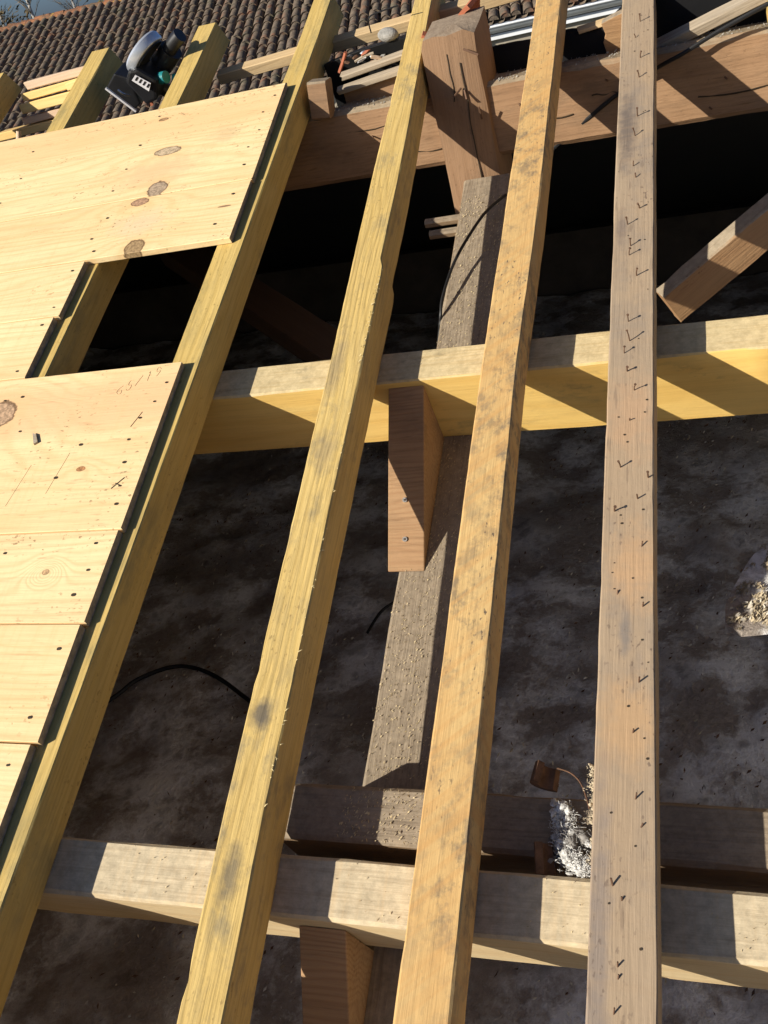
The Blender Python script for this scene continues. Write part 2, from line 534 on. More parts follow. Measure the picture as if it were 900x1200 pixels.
def flakes(name, centres, size, mat, parent=None, long=1.0):
    """Many little loose faces as one mesh (world points)."""
    o = centres[0]
    vs, fs = [], []
    for c in centres:
        a = Vector((random.gauss(0, 1), random.gauss(0, 1), random.gauss(0, 1))).normalized()
        b = a.orthogonal().normalized()
        c2 = a.cross(b)
        s = size * random.uniform(.5, 1.4)
        i = len(vs)
        vs += [c - o - b * s * long, c - o + c2 * s * .5, c - o + b * s * long + a * s * .4, c - o - c2 * s * .5]
        fs.append((i, i + 1, i + 2, i + 3))
    return link(name, mesh_from(name, vs, fs), mat, parent, Matrix.Translation(o))


N = (0, 0, 1)
UP_ROOF = (0, SP, CP)                      # straight up, in roof axes
DOWN = Vector((0, -SP, -CP))
HOR = Vector((0, CP, -SP))                 # level, away from the eye
# ------------------------------------------------------------------ setting: attic floor, ground, sky side


def attic_floor():
    # level floor below the roof, lumpy with dust and old insulation
    bm = bmesh.new()
    X0, X1, Y0, Y1, st = -5.2, 1.75, -1.2, 6.0, .055
    nx, ny = int((X1 - X0) / st), int((Y1 - Y0) / st)
    z = -.65 * S / 1.0
    g = []
    for j in range(ny + 1):
        row = []
        for i in range(nx + 1):
            x, y = X0 + i * st, Y0 + j * st
            d = .035 * noise.fractal(Vector((x * 2.3, y * 2.3, 3)), 1.0, 2.0, 4) + .012 * noise.noise(Vector((x * 19, y * 19, 1)))
            row.append(bm.verts.new((x, y, d)))
        g.append(row)
    for j in range(ny):
        for i in range(nx):
            bm.faces.new((g[j][i], g[j][i + 1], g[j + 1][i + 1], g[j + 1][i]))
    me = bpy.data.meshes.new('attic_floor')
    bm.to_mesh(me)
    bm.free()
    for p in me.polygons:
        p.use_smooth = True
    o = link('attic_floor', me, M['attic'], None, Matrix.Translation((0, O.y, O.z + z)))
    tag(o, kind='structure')


attic_floor()

def terrain():
    vs, fs = [], []
    n = 60
    for j in range(n + 1):
        for i in range(n + 1):
            x, y = -3000 + 6000 * i / n, -2500 + 6000 * j / n
            vs.append((x, y, 0))
    for j in range(n):
        for i in range(n):
            fs.append((j * (n + 1) + i, j * (n + 1) + i + 1, (j + 1) * (n + 1) + i + 1, (j + 1) * (n + 1) + i))
    tag(link('ground', mesh_from('ground', vs, fs), M['ground']), kind='structure')
    vs, fs = [], []
    n = 90
    for i in range(n + 1):
        x = -2600 + 4200 * i / n
        y = 900 + 60 * math.sin(i * .3)
        hgt = 11.5 + 3.5 * noise.noise(Vector((i * .09, 1, 1))) + 1.2 * noise.noise(Vector((i * .7, 3, 1)))
        for f, d in ((0, -160), (.55, -60), (1, 0), (.5, 160), (0, 320)):
            vs.append((x, y + d, -1 + hgt * f + (2.5 * noise.noise(Vector((i * 2.1, f * 9, 2))) if f else 0)))
    for i in range(n):
        for q in range(4):
            a = i * 5 + q
            fs.append((a, a + 5, a + 6, a + 1))
    tag(link('hills', mesh_from('hills', vs, fs), M['hill']), kind='structure')


terrain()

# ------------------------------------------------------------------ house shell under the roof being rebuilt
zf = O.z - .65 * S


def box(bm, x0, x1, y0, y1, z0, z1):
    v = [bm.verts.new(p) for p in ((x0, y0, z0), (x1, y0, z0), (x1, y1, z0), (x0, y1, z0), (x0, y0, z1), (x1, y0, z1), (x1, y1, z1), (x0, y1, z1))]
    for f in ((3, 2, 1, 0), (4, 5, 6, 7), (0, 1, 5, 4), (1, 2, 6, 5), (2, 3, 7, 6), (3, 0, 4, 7)):
        bm.faces.new([v[i] for i in f])


bm = bmesh.new()
box(bm, -5.3, 1.80, -1.32, -1.2, 0, zf + .25)
box(bm, -5.3, 1.80, 6.0, 6.12, 0, zf + .42)
# gables follow both slopes


FALL = Vector((0, HOR.y * CP + DOWN.y * SP, HOR.z * CP + DOWN.z * SP))


def gable(bm, x0, x1):
    lo, hi, d0, d1 = W((0, -.78, -.012)), W((0, 1.90, -.012)), W((0, 1.96, -.10)), W(Vector((0, 1.90, -.155)) + FALL * 2.3)
    pts = [(-1.2, 0), (6.0, 0), (6.0, zf + .42), (d1.y, d1.z - .02), (d0.y, d0.z), (hi.y, hi.z), (lo.y, lo.z), (-1.2, zf + .25)]
    a = [bm.verts.new((x0, y, z)) for y, z in pts]
    b = [bm.verts.new((x1, y, z)) for y, z in pts]
    bm.faces.new(a)
    bm.faces.new(list(reversed(b)))
    for i in range(8):
        j = (i + 1) % 8
        bm.faces.new((a[i], b[i], b[j], a[j]))


gable(bm, -5.3, -5.2)
bmesh.ops.recalc_face_normals(bm, faces=bm.faces)
me = bpy.data.meshes.new('house_wall')
bm.to_mesh(me)
bm.free()
tag(link('house_wall', me, M['stonewall']), 'rough dark stone walls standing around the open attic below the timbers', 'wall')
bm = bmesh.new()
gable(bm, 1.70, 1.80)  # out of view; its pale plaster is there to reflect sunlight into the attic
bmesh.ops.recalc_face_normals(bm, faces=bm.faces)
me = bpy.data.meshes.new('bounce_gable_wall')
bm.to_mesh(me)
bm.free()
M['lime'] = plain('pale_lime_plaster', (.62, .57, .48), .95, 0, .2, 4, .4)
tag(link('bounce_gable_wall', me, M['lime']), 'unseen gable wall made pale to bounce sunlight, closing the attic to the right of the photo', 'wall')
# old far slope of the same roof, just past the ridge, falling away from the eye
ap = Vector((0, 1.90, -.155))
far = empty('old_roof_slope', W(ap))
tag(far, 'dark felted roof slope falling away just past the brown ridge beam', 'roof')
e1 = HOR * 1.0 + Vector((0, 0, 0))
fall = Vector((0, HOR.y * CP + DOWN.y * SP, HOR.z * CP + DOWN.z * SP))
prism('deck', [ap + Vector((-3.56, 0, 0)), ap + Vector((1.22, 0, 0)), ap + Vector((1.22, 0, 0)) + fall * 2.45, ap + Vector((-3.56, 0, 0)) + fall * 2.45],
      (0, -.01, -.02), M['felt'], far)

# ------------------------------------------------------------------ principal timbers
mid = beam('purlin', [(-3.2, 1.05, -.067), (1.12, 1.05, -.067)], .066, .147, N, M['purl'], seg=.05, wob=.002, bev=.004)
tag(mid, 'new yellow timber purlin crossing under the rafters at mid height', 'purlin', 'purlins laid across the frame')
low = beam('purlin', [(-3.2, .2395, -.067), (1.12, .2395, -.067)], .069, .122, N, M['lowp'], seg=.05, wob=.002, bev=.006)
tag(low, 'pale sawn timber purlin nearest the bottom of the photo', 'purlin', 'purlins laid across the frame')
gb = beam('wall_plate', [(-.53, .337, -.1), (1.12, .337, -.1)], .070, .113, N, M['grey'], seg=.05, wob=.004, bev=.008)
tag(gb, 'old dark grey dusty beam lying close behind the pale lowest purlin', 'beam')
rb = beam('ridge_beam', [(-3.4, 1.822 + .05 * CP, -.067 - .05 * SP), (1.15, 1.822 + .05 * CP, -.067 - .05 * SP)], .10, .147, UP_ROOF, M['brown'], seg=.03, wob=.007, bev=.014, chip=.02)
tag(rb, 'old brown ridge beam with a crumbling dusty top edge behind the king post', 'beam')
rs_ = random.Random(17)
for (s_a, ln_, dn_) in ((-.72, .16, .045), (-.36, .12, .09), (-.20, .05, .06), (.0, .22, .10), (-.60, .10, .11)):
    pts_ = []
    for i_ in range(6):
        pts_.append(Vector((s_a + ln_ * i_ / 5, 1.8215, -.0675)) + DOWN * (dn_ + rs_.uniform(-.003, .003)))
    tube('split', pts_, .0022, M['hole'], rb, sides=4, sub=2)
for (s_a, dn_) in ((-.345, .05), (-.34, .10), (-.17, .035), (.02, .12), (-.665, .06), (.05, .07)):
    c_ = Vector((s_a, 1.820, -.067)) + DOWN * dn_
    tube('nail', [c_, c_ + Vector((.004, -.010, .002))], .0028, M['nail'], rb, sides=5, sub=1)
arb = beam('principal_rafter', [(-.425, -.75, -.2145), (-.425, 1.72, -.2145)], .10, .15, N, M['grey'], seg=.05, wob=.003, bev=.005)
tag(arb, 'heavy sawdust covered truss rafter sloping below the thin rafters', 'beam')
# king post, plumb, with a bevelled weathered head


def king():
    top = [(-.518, 1.835, .006), (-.414, 1.835, .004)]
    root = empty('king_post', W((-.465, 1.74, -1.0)))
    tag(root, 'cracked brown king post with a weathered head against the ridge beam', 'post')
    bm = bmesh.new()
    rows = []
    dep = HOR * .13
    nz = 16
    for i in range(nz + 1):
        d = -.03 + 0.62 * (i / nz) ** 1.3
        c = Vector((0, 1.832, .006)) + DOWN * d
        l, r = -.522 + .012 * min(1, max(0, d) / .3), -.412 + .012 * min(1, max(0, d) / .3)
        ring = []
        for (x, y) in ((l, .0), (l + .03, -.003), ((l + r) / 2, -.004), (r - .02, -.002), (r, .004), (r + .014, .05), (r + .008, .13), (l - .002, .13)):
            p = c + Vector((x, 0, 0)) + HOR * y
            nv = noise.noise_vector(Vector((x * 30, d * 9, y * 20))) * (.0035 if x > -.43 else .0018)
            if i == 0:
                p = p - DOWN * .0 + Vector((0, 0, 0))
            ring.append(bm.verts.new(W(p + nv)))
        rows.append(ring)
    for i in range(nz):
        for q in range(8):
            r2 = (q + 1) % 8
            bm.faces.new((rows[i][q], rows[i][r2], rows[i + 1][r2], rows[i + 1][q]))
    # sloping broken head
    head = []
    for q, (dx, up, back) in enumerate(((.006, .0, .0), (0, .004, .0), (0, .0, .0), (0, .006, .0), (0, -.004, 0), (-.006, .012, 0), (-.004, .03, 0), (.004, .02, 0))):
        v = rows[0][q]
        head.append(v)
        v.co += W((dx, 0, 0)) - W((0, 0, 0)) + (RT @ (-DOWN)) * up * S
    cen = bm.verts.new(sum((v.co for v in head), Vector()) / 8 + (RT @ (-DOWN)) * .008 * S)
    for q in range(8):
        bm.faces.new((head[q], cen, head[(q + 1) % 8]))
    bmesh.ops.recalc_face_normals(bm, faces=bm.faces)
    o = W((-.465, 1.832, 0))
    for v in bm.verts:
        v.co = RT.transposed() @ (v.co - o)
    # rotate so local x runs along the post (for the grain)
    mw = frame(o, W(Vector((-.465, 1.832, 0)) + DOWN), RT @ Vector((0, -CP, SP)))
    R = mw.to_3x3().transposed() @ RT
    for v in bm.verts:
        v.co = R @ v.co
    me = bpy.data.meshes.new('shaft')
    bm.to_mesh(me)
    bm.free()
    for p in me.polygons:
        p.use_smooth = True
    me.set_sharp_from_angle(angle=math.radians(35))
    link('shaft', me, M['brownpost'], root, mw)
    # splits and nails in the face
    ck = Vector((-.438, 1.828, .0))
    cr = []
    for i in range(9):
        c = Vector((-.446 + .006 * i / 8 + random.uniform(-.002, .002), 1.8265, .006)) + DOWN * (.02 + .30 * i / 8)
        cr.append(c)
    tube('split', cr, .0022, M['hole'], root, sides=4, sub=2)
    tube('split', [Vector((-.470 + random.uniform(-.002, .002), 1.8265, .006)) + DOWN * (.0 + .09 * i / 5) for i in range(6)], .0018, M['hole'], root, sides=4, sub=2)
    for (s, d, dx, ddn) in ((-.452, .065, -.016, .008), (-.446, .07, .004, .012), (-.435, -.005, .03, .01), (-.42, .13, .0, -.03), (-.425, .26, .01, -.02)):
        c = Vector((s, 1.823, .006)) + DOWN * d
        tube('nail', [c, c + Vector((dx, -.012, 0)) + DOWN * ddn], .0035, M['nail'], root, sides=5)
    return root


king()
# cleats: wedge blocks on the principal rafter below each purlin


def cleat(s0, s1, ta, na, tb, nb, label, scr):
    poly = [(s1, ta, na), (s1, tb, nb), (s1, ta, nb)]
    A = [W(p) for p in poly]
    root = prism('cleat', [(s1, ta, na), (s1, tb, nb), (s1, tb + .001, nb - .001), (s1, ta, nb - .001)], (s0 - s1, 0, 0), M['cleat'], bev=.003)
    tag(root, label, 'cleat', 'wedge cleats holding up the purlins')
    d = Vector((0, tb - ta, nb - na))
    nrm = Vector((0, -d.z, d.y))
    nrm = nrm if nrm.z > 0 else -nrm
    nrm.normalize()
    for (f, g) in scr:
        c = Vector((s0 + (s1 - s0) * f, ta, na)) + d * g
        tube('screw', [c - nrm * .004, c + nrm * .0025], .0062, M['steel'], root, sides=8)
        tube('screw_recess', [c + nrm * .0022, c + nrm * .0032], .0028, M['hole'], root, sides=6)
    return root


cleat(-.492, -.432, 1.0165, -.080, .752, -.2142, 'brown wedge cleat with two bright screws below the middle purlin', ((.48, .62), (.48, .83)))
cleat(-.481, -.422, .2045, -.105, .045, -.2142, 'shaded brown wedge cleat below the pale lowest purlin', ())

# braces
beam('brace', [(-.0845, 1.390, -.288), (.30, 1.623, -.124)], .040, .072, (-.53, 0, .85), M['brace'], seg=.03, wob=.003, bev=.004, chip=.008, ragged=.003)
tag(bpy.data.objects['brace'], 'short brown sawn-off brace slanting up at the right edge above the middle purlin', 'brace')
b2 = beam('brace', [(-1.45, 2.05, -.47), (-.72, 1.43, -.45)], .085, .08, N, M['dim'])
tag(b2, 'dim old brace in the darkness left of the king post', 'brace')
for (dt, dn, s0) in ((1.65, -.248, -.562), (1.628, -.262, -.553)):
    o = beam('peg', [(s0, dt, dn), (-.46, dt, dn)], .017, .017, N, M['grey'], wob=.001, bev=.006)
    tag(o, 'short grey peg end sticking out left of the truss rafter head, the %s of two' % ('upper' if dt > 1.64 else 'lower'), 'peg', 'pegs beside the truss rafter')

# ------------------------------------------------------------------ rafters


def rafter(Lp, Rp, depth, mat, label, t0=-1.0, t1=2.2, wob=.0015, chip=.0, bev=.003):
    ts = sorted(set([t0, t1] + [p[0] for p in Lp]))

    def at(arr, t):
        if t <= arr[0][0]:
            return arr[0][1]
        for (a, x), (b, y) in zip(arr, arr[1:]):
            if a <= t <= b:
                return x + (y - x) * (t - a) / (b - a)
        return arr[-1][1]
    pts, ws = [], []
    for t in ts:
        l, r = at(Lp, t), at(Rp, t)
        pts.append(((l + r) / 2, t, 0))
        ws.append(r - l)
    o = beam('rafter', pts, ws, depth - .001, N, mat, seg=.03, wob=wob * .65, bev=bev, chip=chip * .7, endslope=(0, -.41))
    tag(o, label, 'rafter', 'rafters running up the roof')
    return o


rafter([(0, -1.785), (2, -1.785)], [(0, -1.73), (2, -1.73)], .067, M['raft'], 'yellow rafter whose sawn end shows at the far left edge')
rafter([(0, -1.462), (2, -1.457)], [(0, -1.41), (2, -1.403)], .067, M['raft'], 'yellow rafter end between the offcut stack and the power saw')
rafter([(0, -1.175), (1.2, -1.170), (2, -1.148)], [(0, -1.12), (1.2, -1.116), (2, -1.098)], .067, M['raft'], 'yellow rafter at the left side of the missing board, its end right of the saw')
rafter([(.05, -.868), (.7, -.862), (1.45, -.855), (2, -.84)], [(.05, -.814), (.7, -.807), (1.45, -.799), (2, -.792)], .0675, M['raft'],
       'yellow rafter carrying the right ends of the sheathing boards')
rafter([(.08, -.551), (.29, -.555), (.69, -.560), (.98, -.563), (1.215, -.567), (1.235, -.5675), (1.44, -.571), (2.09, -.577)], [(.08, -.498), (.29, -.503), (.69, -.506), (.98, -.507), (1.215, -.508), (1.235, -.5155), (1.44, -.517), (2.09, -.535)],
       .068, M['raft2'], 'bowed yellow rafter with furry mouldy patches, first bare one right of the boards', chip=.006, wob=.002)
rafter([(.1, -.3185), (.4, -.317), (.98, -.316), (1.33, -.310), (1.97, -.302)], [(.1, -.262), (.4, -.262), (.98, -.2625), (1.33, -.254), (1.97, -.250)],
       .063, M['raft3'], 'orange speckled rafter standing just left of the nail studded grey brown one', wob=.002, chip=.004)
r4 = rafter([(.12, -.135), (.67, -.1345), (1.3, -.133), (1.9, -.130)], [(.12, -.0705), (.41, -.070), (.67, -.073), (1.28, -.0722), (1.9, -.070)],
              .055, M['oldraft'], 'old grey brown rafter studded with bent nails, rightmost in the photo', wob=.0015, chip=.004, bev=.0025)
rafter([(0, .128), (2, .128)], [(0, .182), (2, .182)], .067, M['raft'], 'yellow rafter beyond the right edge of the photo')
# nails of the old rafter
NAILS = [(-.096, 1.8133, .018), (-.1037, 1.761, .0093), (-.0953, 1.6927, .014), (-.0966, 1.6315, .0138), (-.0987, 1.5169, .0186), (-.102, 1.4624, .0161), (-.1044, 1.3817, .0092),
         (-.1003, 1.3516, .0081), (-.0936, 1.2742, .0129), (-.1113, 1.239, .0156), (-.1065, 1.1885, .0135), (-.1085, 1.168, .0129), (-.0973, 1.1213, .0135), (-.1076, 1.0285, .0148),
         (-.1053, .9895, .0197), (-.1126, .9669, .0127), (-.1081, .9327, .0119), (-.0985, .8971, .0142), (-.114, .7679, .017), (-.1203, .70, .0138), (-.0926, .7174, .0108),
         (-.080, .749, .012), (-.088, .6445, .009), (-.1152, .5777, .003), (-.0861, .5633, .012), (-.0898, .4686, .016), (-.096, .4094, .009), (-.0927, .3369, .012), (-.0881, .3071, .004),
         (-.1126, .25, .016), (-.1042, .2358, .004), (-.1072, .1768, .009), (-.1069, .1652, .004), (-.1102, .1356, .010), (-.104, .845, .006)]
rnd = random.Random(3)
for (s, t, h) in NAILS:
    if t > .65:
        h *= rnd.uniform(.75, .95)
        lean = Vector((rnd.uniform(-.0025, .0025), rnd.uniform(-.003, .003), 0))
        pts = [Vector((s, t, -.004)), Vector((s, t, h * .5)) + lean * .3, Vector((s, t, h)) + lean]
    else:
        a = rnd.uniform(-.5, 1.9)
        h = h * .32
        ln = rnd.uniform(.004, .010)
        pts = [Vector((s, t, -.003)), Vector((s + ln * math.sin(a) * .5, t + ln * .8, h * 1.3 + .001))]
    nl = tube('nail', pts, rnd.uniform(.0012, .0017), M['nail'], r4, sides=5, sub=1)
    if h > .009:
        d = (pts[2] - pts[1]).normalized()
        tube('nail_head', [pts[2] - d * .0003, pts[2] + d * .0010], rnd.uniform(.0022, .0030), M['nail'], nl, sides=7)
hs = [(rnd.uniform(-.128, -.076), rnd.uniform(.12, 1.8)) for _ in range(34)]
hv, hf = [], []
ho = W((hs[0][0], hs[0][1], .0006))
for (s, t) in hs:
    c = W((s, t, .0007)) - ho
    r_ = rnd.uniform(.0012, .0026)
    i = len(hv)
    for q in range(6):
        hv.append(c + RT @ Vector((math.cos(q * 1.047) * r_, math.sin(q * 1.047) * r_, 0)))
    hf.append(tuple(range(i, i + 6)))
tag(link('nail_holes', mesh_from('nail_holes', hv, hf), M['hole'], r4, Matrix.Translation(ho)), kind='stuff')

# ------------------------------------------------------------------ sheathing boards
TH = .013


def board(t0, t1, s_end, mat, label, s_far=-3.56, seg=.06):
    o = beam('sheathing_board', [(s_end, (t0 + t1) / 2, TH + .001), (s_far, (t0 + t1) / 2, TH + .001)], (t1 - t0) - .0016, TH, N, mat, seg=seg, wob=.0003, bev=.0012, ragged=.0025, endmat=M['greyend'])
    tag(o, label, 'board', 'new pine sheathing boards')
    return o


bA = board(1.5115, 1.833, -.821, M['pineA1'], 'wide pine board with a long grey knot, uppermost of the sheathing')
bA2 = board(1.338, 1.5105, -.823, M['pineA2'], 'pine board just above the dark gap, with a round knot cut by its lower edge')
bB1 = board(1.186, 1.3365, -1.137, M['pine'], 'narrow pine board left of the gap, directly below the board with the cut knot')
bB2 = board(1.0325, 1.1845, -1.147, M['pine'], 'narrow pine board left of the gap, directly above the wide pencil-marked board')
bC = board(.6965, 1.031, -.829, M['pineC1'], 'wide pine board with pencil marks just below the dark gap')
bC2 = board(.5405, .6955, -.831, M['pineC2'], 'pine board with swirling grain directly below the wide pencil-marked board')
bD1 = board(.3665, .539, -.837, M['pine'], 'narrow pine board third down from the dark gap, its sawn end flush with the rafter')
bD2 = board(.19, .365, -.846, M['pine'], 'narrow pine board at the bottom left edge of the photo')
for i in range(5):  # first two are unseen and reach farther right, added to shade the lower cleat
    board(.055 - .17 * (i + 1), .0535 - .17 * i, (-.545, -.56, -.85, -.85, -.85)[i], M['pine'],
          ('unseen pine board past the bottom edge, added to shade the lower cleat', 'second unseen pine board past the bottom edge, also reaching right for shade', 'third pine sheathing board past the bottom edge',
           'fourth pine sheathing board past the bottom edge', 'pine sheathing board nearest the eaves behind the viewer')[i])
board(.0565, .1885, -.852, M['pine'], 'narrow pine board in the bottom left corner out of the frame')


def heads(board_o, pts):
    cs = []
    vs, fs = [], []
    o = W((pts[0][0], pts[0][1], TH + .0025))
    for (s, t) in pts:
        c = W((s, t, TH + .0018)) - o
        r = random.uniform(.0028, .0044)
        i = len(vs)
        for q in range(7):
            a = q / 7 * 6.283
            vs.append(c + RT @ Vector((math.cos(a) * r * 1.3, math.sin(a) * r, .0004)))
        fs.append(tuple(range(i, i + 7)))
    tag(link('nail_heads', mesh_from('nail_heads', vs, fs), M['hole'], board_o, Matrix.Translation(o)), kind='stuff')


J = random.uniform
heads(bC, [(-.843 + J(-.004, .006), .985), (-.852, .945), (-.868, .912), (-.874, .868), (-.866, .822), (-.858, .776), (-.852, .742), (-1.13, .985), (-1.165, .98), (-.963, .865), (-1.15, .74), (-.985, .80), (-1.10, .905)])
heads(bC2, [(-.862, .672), (-.858, .626), (-.867, .585), (-1.14, .61), (-1.02, .66)])
heads(bA, [(-.838, 1.79), (-.852, 1.735), (-.845, 1.672), (-.856, 1.618), (-.85, 1.56), (-1.12, 1.80), (-1.135, 1.70), (-1.142, 1.62), (-1.15, 1.55), (-1.44, 1.76), (-1.43, 1.66), (-1.45, 1.58)])
heads(bA2, [(-.85, 1.47), (-.866, 1.385), (-1.13, 1.46), (-1.145, 1.40), (-1.125, 1.36), (-1.43, 1.46), (-1.44, 1.38)])
heads(bB1, [(-1.155, 1.31), (-1.157, 1.21)])
heads(bB2, [(-1.165, 1.165), (-1.17, 1.05)])
heads(bD1, [(-.857, .50), (-.862, .40), (-1.16, .5)])
heads(bD2, [(-.868, .335), (-.875, .27), (-.88, .21)])


# faint pencilled figures on the wide board below the gap
GL = {'6': [(.8, 1), (.3, .7), (.1, .3), (.4, 0), (.8, .2), (.7, .5), (.2, .4)], '5': [(.9, 1), (.3, .95), (.25, .55), (.7, .55), (.8, .2), (.4, 0), (.1, .1)], '/': [(.1, 0), (.8, 1.1)],
      '1': [(.3, .8), (.55, 1), (.5, 0)], '9': [(.8, .7), (.5, 1), (.2, .8), (.35, .5), (.8, .65), (.75, .2), (.5, 0)], 'X': [(.1, .1), (.9, 1)], 'x': [(.15, .95), (.85, 0)]}
figs = empty('pencil_figures', W((-.90, .99, TH + .001)))
parents['pencil_figures'] = figs.matrix_world.copy()
figs.parent = bC
figs.matrix_parent_inverse = parents[bC.name].inverted()
figs['label'] = 'faint pencilled figures near the upper edge'
hr = random.Random(4)
for i, ch in enumerate('65/19'):
    x0, y0 = -.935 + i * .0155, .968 + i * .0085
    pts = [(x0 + (gx + hr.uniform(-.06, .06)) * .0115, y0 + (gy + hr.uniform(-.06, .06)) * .021, TH + .0011) for gx, gy in GL[ch]]
    tube('pencil_mark', pts, .0008, M['pencil'], figs, sides=4, sub=3)


def stroke(parent, pts, r=.0010, mat='pencil', name='pencil_mark'):
    P = [(s, t, TH + .0010) for s, t in pts]
    return tube(name, P, r, M[mat], parent, sides=4, sub=1)


stroke(bC, [(-.872, .772), (-.855, .792)], .0016, 'hole', 'scratch')
stroke(bC, [(-.868, .782), (-.855, .776)], .0014, 'hole', 'scratch')
stroke(bC, [(-.880, .895), (-.868, .925)], .0012, 'hole', 'scratch')
stroke(bC, [(-.992, .77), (-.978, .85)], .0007)
stroke(bC, [(-1.06, .75), (-1.045, .83)], .0006)
prism('splinter', [(-1.068, .896, TH + .001), (-1.060, .893, TH + .001), (-1.050, .876, TH + .001), (-1.056, .872, TH + .001)], (0, 0, .004), M['weather'], bC)

exec_later = []
AF = COL.objects['attic_floor']
rf_ = random.Random(31)
for nm, mt, cnt, sz in (('plaster_chips', 'lime', 2600, .006), ('dirt_crumbs', 'bark', 1800, .007), ('straw_bits', 'straw', 700, .007)):
    cs = []
    while len(cs) < cnt:
        x, y = rf_.uniform(-2.9, .55), rf_.uniform(-.2, 4.2)
        if noise.noise(Vector((x * 1.7, y * 1.7, sz * 900))) + rf_.uniform(-.35, .35) < 0:
            continue
        d = .035 * noise.fractal(Vector(((x) * 2.3, y * 2.3, 3)), 1.0, 2.0, 4)
        cs.append(Vector((x, O.y + y, O.z - .65 * S + d + .006)))
    tag(flakes(nm, cs, sz, M[mt], AF, 1.2), kind='stuff')
# ------------------------------------------------------------------ sawdust, shavings, wool
rs = random.Random(11)


def scatter(name, s0, s1, t0, t1, n, count, size, mat, parent, long=1.3):
    cs = [W((rs.uniform(s0, s1), rs.uniform(t0, t1), n + rs.uniform(0, .0025))) for _ in range(count)]
    o = flakes(name, cs, size, M[mat], parent, long)
    tag(o, kind='stuff')
    return o


scatter('sawdust', -.474, -.38, .42, 1.66, -.2145, 2600, .0022, 'saw', arb)
scatter('sawdust', -.45, -.30, .304, .37, -.1, 420, .0022, 'saw', gb)
scatter('sawdust', -.73, .07, .208, .27, -.067, 160, .0018, 'saw', low)
cs = []
for _ in range(1300):
    kk = rs.uniform(.004, .095)
    cs.append(W((rs.uniform(-1.3, .3), 1.822 + kk * CP, -.067 - kk * SP + rs.uniform(-.001, .002))))
tag(flakes('mortar_crumbs', cs, .0035, M['rubble'], rb, 1.1), kind='stuff')


def frays(rf, sfun, t0, t1, count, ln, mat):
    vs, fs = [], []
    o = W((sfun(t0), t0, 0))
    for _ in range(count):
        t = rs.uniform(t0, t1)
        p = W((sfun(t) + rs.uniform(-.003, .001), t, rs.uniform(-.004, .001))) - o
        d = RT @ Vector((rs.uniform(.2, 1), rs.uniform(-.8, .8), rs.uniform(-.3, .6)))
        d.normalize()
        l = ln * rs.uniform(.4, 1.6)
        q = d.orthogonal().normalized() * .0007
        i = len(vs)
        b = p + d * l * .5 + RT @ Vector((0, 0, rs.uniform(0, .3) * l))
        e = p + d * l
        vs += [p - q, p + q, b + q, b - q, e]
        fs += [(i, i + 1, i + 2, i + 3), (i + 3, i + 2, i + 4)]
    tag(link('fibres', mesh_from('fibres', vs, fs), M[mat], rf, Matrix.Translation(o)), kind='stuff')


R2 = [o for o in COL.objects if o.name.startswith('rafter') and 'bowed' in o.get('label', '')][0]
R1 = [o for o in COL.objects if o.name.startswith('rafter') and 'carrying' in o.get('label', '')][0]
M['fray'] = plain('wood_fibres', (.62, .50, .26), .9)
frays(R2, lambda t: -.505 - .008 * max(0, t - .3), .3, 1.3, 70, .007, 'fray')
frays(R2, lambda t: -.512, .98, 1.2, 150, .006, 'fray')
frays(R1, lambda t: -.845, .25, 1.0, 90, .010, 'fray')
M['rfray'] = plain('pale_fibres', (.42, .32, .23), .9)


def tuft(name, blobs, mat, label, cat, seed, density=1.0, core=None):
    """Loose wool: fluffy lumps made of many fine fibres round small soft cores."""
    r = random.Random(seed)
    root = empty(name, W(blobs[0][:3]))
    tag(root, label, cat)
    bm = bmesh.new()
    o = W(blobs[0][:3])
    for (s, t, n, rad) in blobs:
        for kk in range(9):
            c = W((s + r.gauss(0, .5) * rad, t + r.gauss(0, .55) * rad, n + r.gauss(0, .3) * rad)) - o
            rr_ = rad * S * r.uniform(.18, .48)
            sq = Vector((r.uniform(.7, 1.5), r.uniform(.7, 1.5), r.uniform(.5, .9)))
            res = bmesh.ops.create_icosphere(bm, subdivisions=3, radius=rr_, matrix=Matrix.Translation(c))
            for v in res['verts']:
                d = (v.co - c)
                d = Vector((d.x * sq.x, d.y * sq.y, d.z * sq.z))
                v.co = c + d * (1 + .9 * noise.fractal(v.co * 120 + Vector((seed, kk, 0)), .7, 2, 5))
    me = bpy.data.meshes.new('wool_core')
    bm.to_mesh(me)
    bm.free()
    for p in me.polygons:
        p.use_smooth = True
    link('wool_core', me, M[mat], root, Matrix.Translation(o))
    vs, fs = [], []
    for (s, t, n, rad) in blobs:
        c = W((s, t, n)) - o
        for _ in range(int(150 * density)):
            p = c + Vector((r.gauss(0, .55), r.gauss(0, .55), r.gauss(0, .45))) * rad * S
            d = Vector((r.gauss(0, 1), r.gauss(0, 1), r.gauss(0, .6))).normalized()
            for k in range(3):
                l = rad * S * r.uniform(.10, .24)
                e = p + d * l
                q = d.orthogonal().normalized() * .00042
                i = len(vs)
                vs += [p - q, p + q, e + q, e - q]
                fs.append((i, i + 1, i + 2, i + 3))
                p = e
                d = (d + Vector((r.gauss(0, .5), r.gauss(0, .5), r.gauss(0, .4)))).normalized()
    tag(link('wool_fibres', mesh_from('wool_fibres', vs, fs), M[mat], root, Matrix.Translation(o)), kind='stuff')
    return root


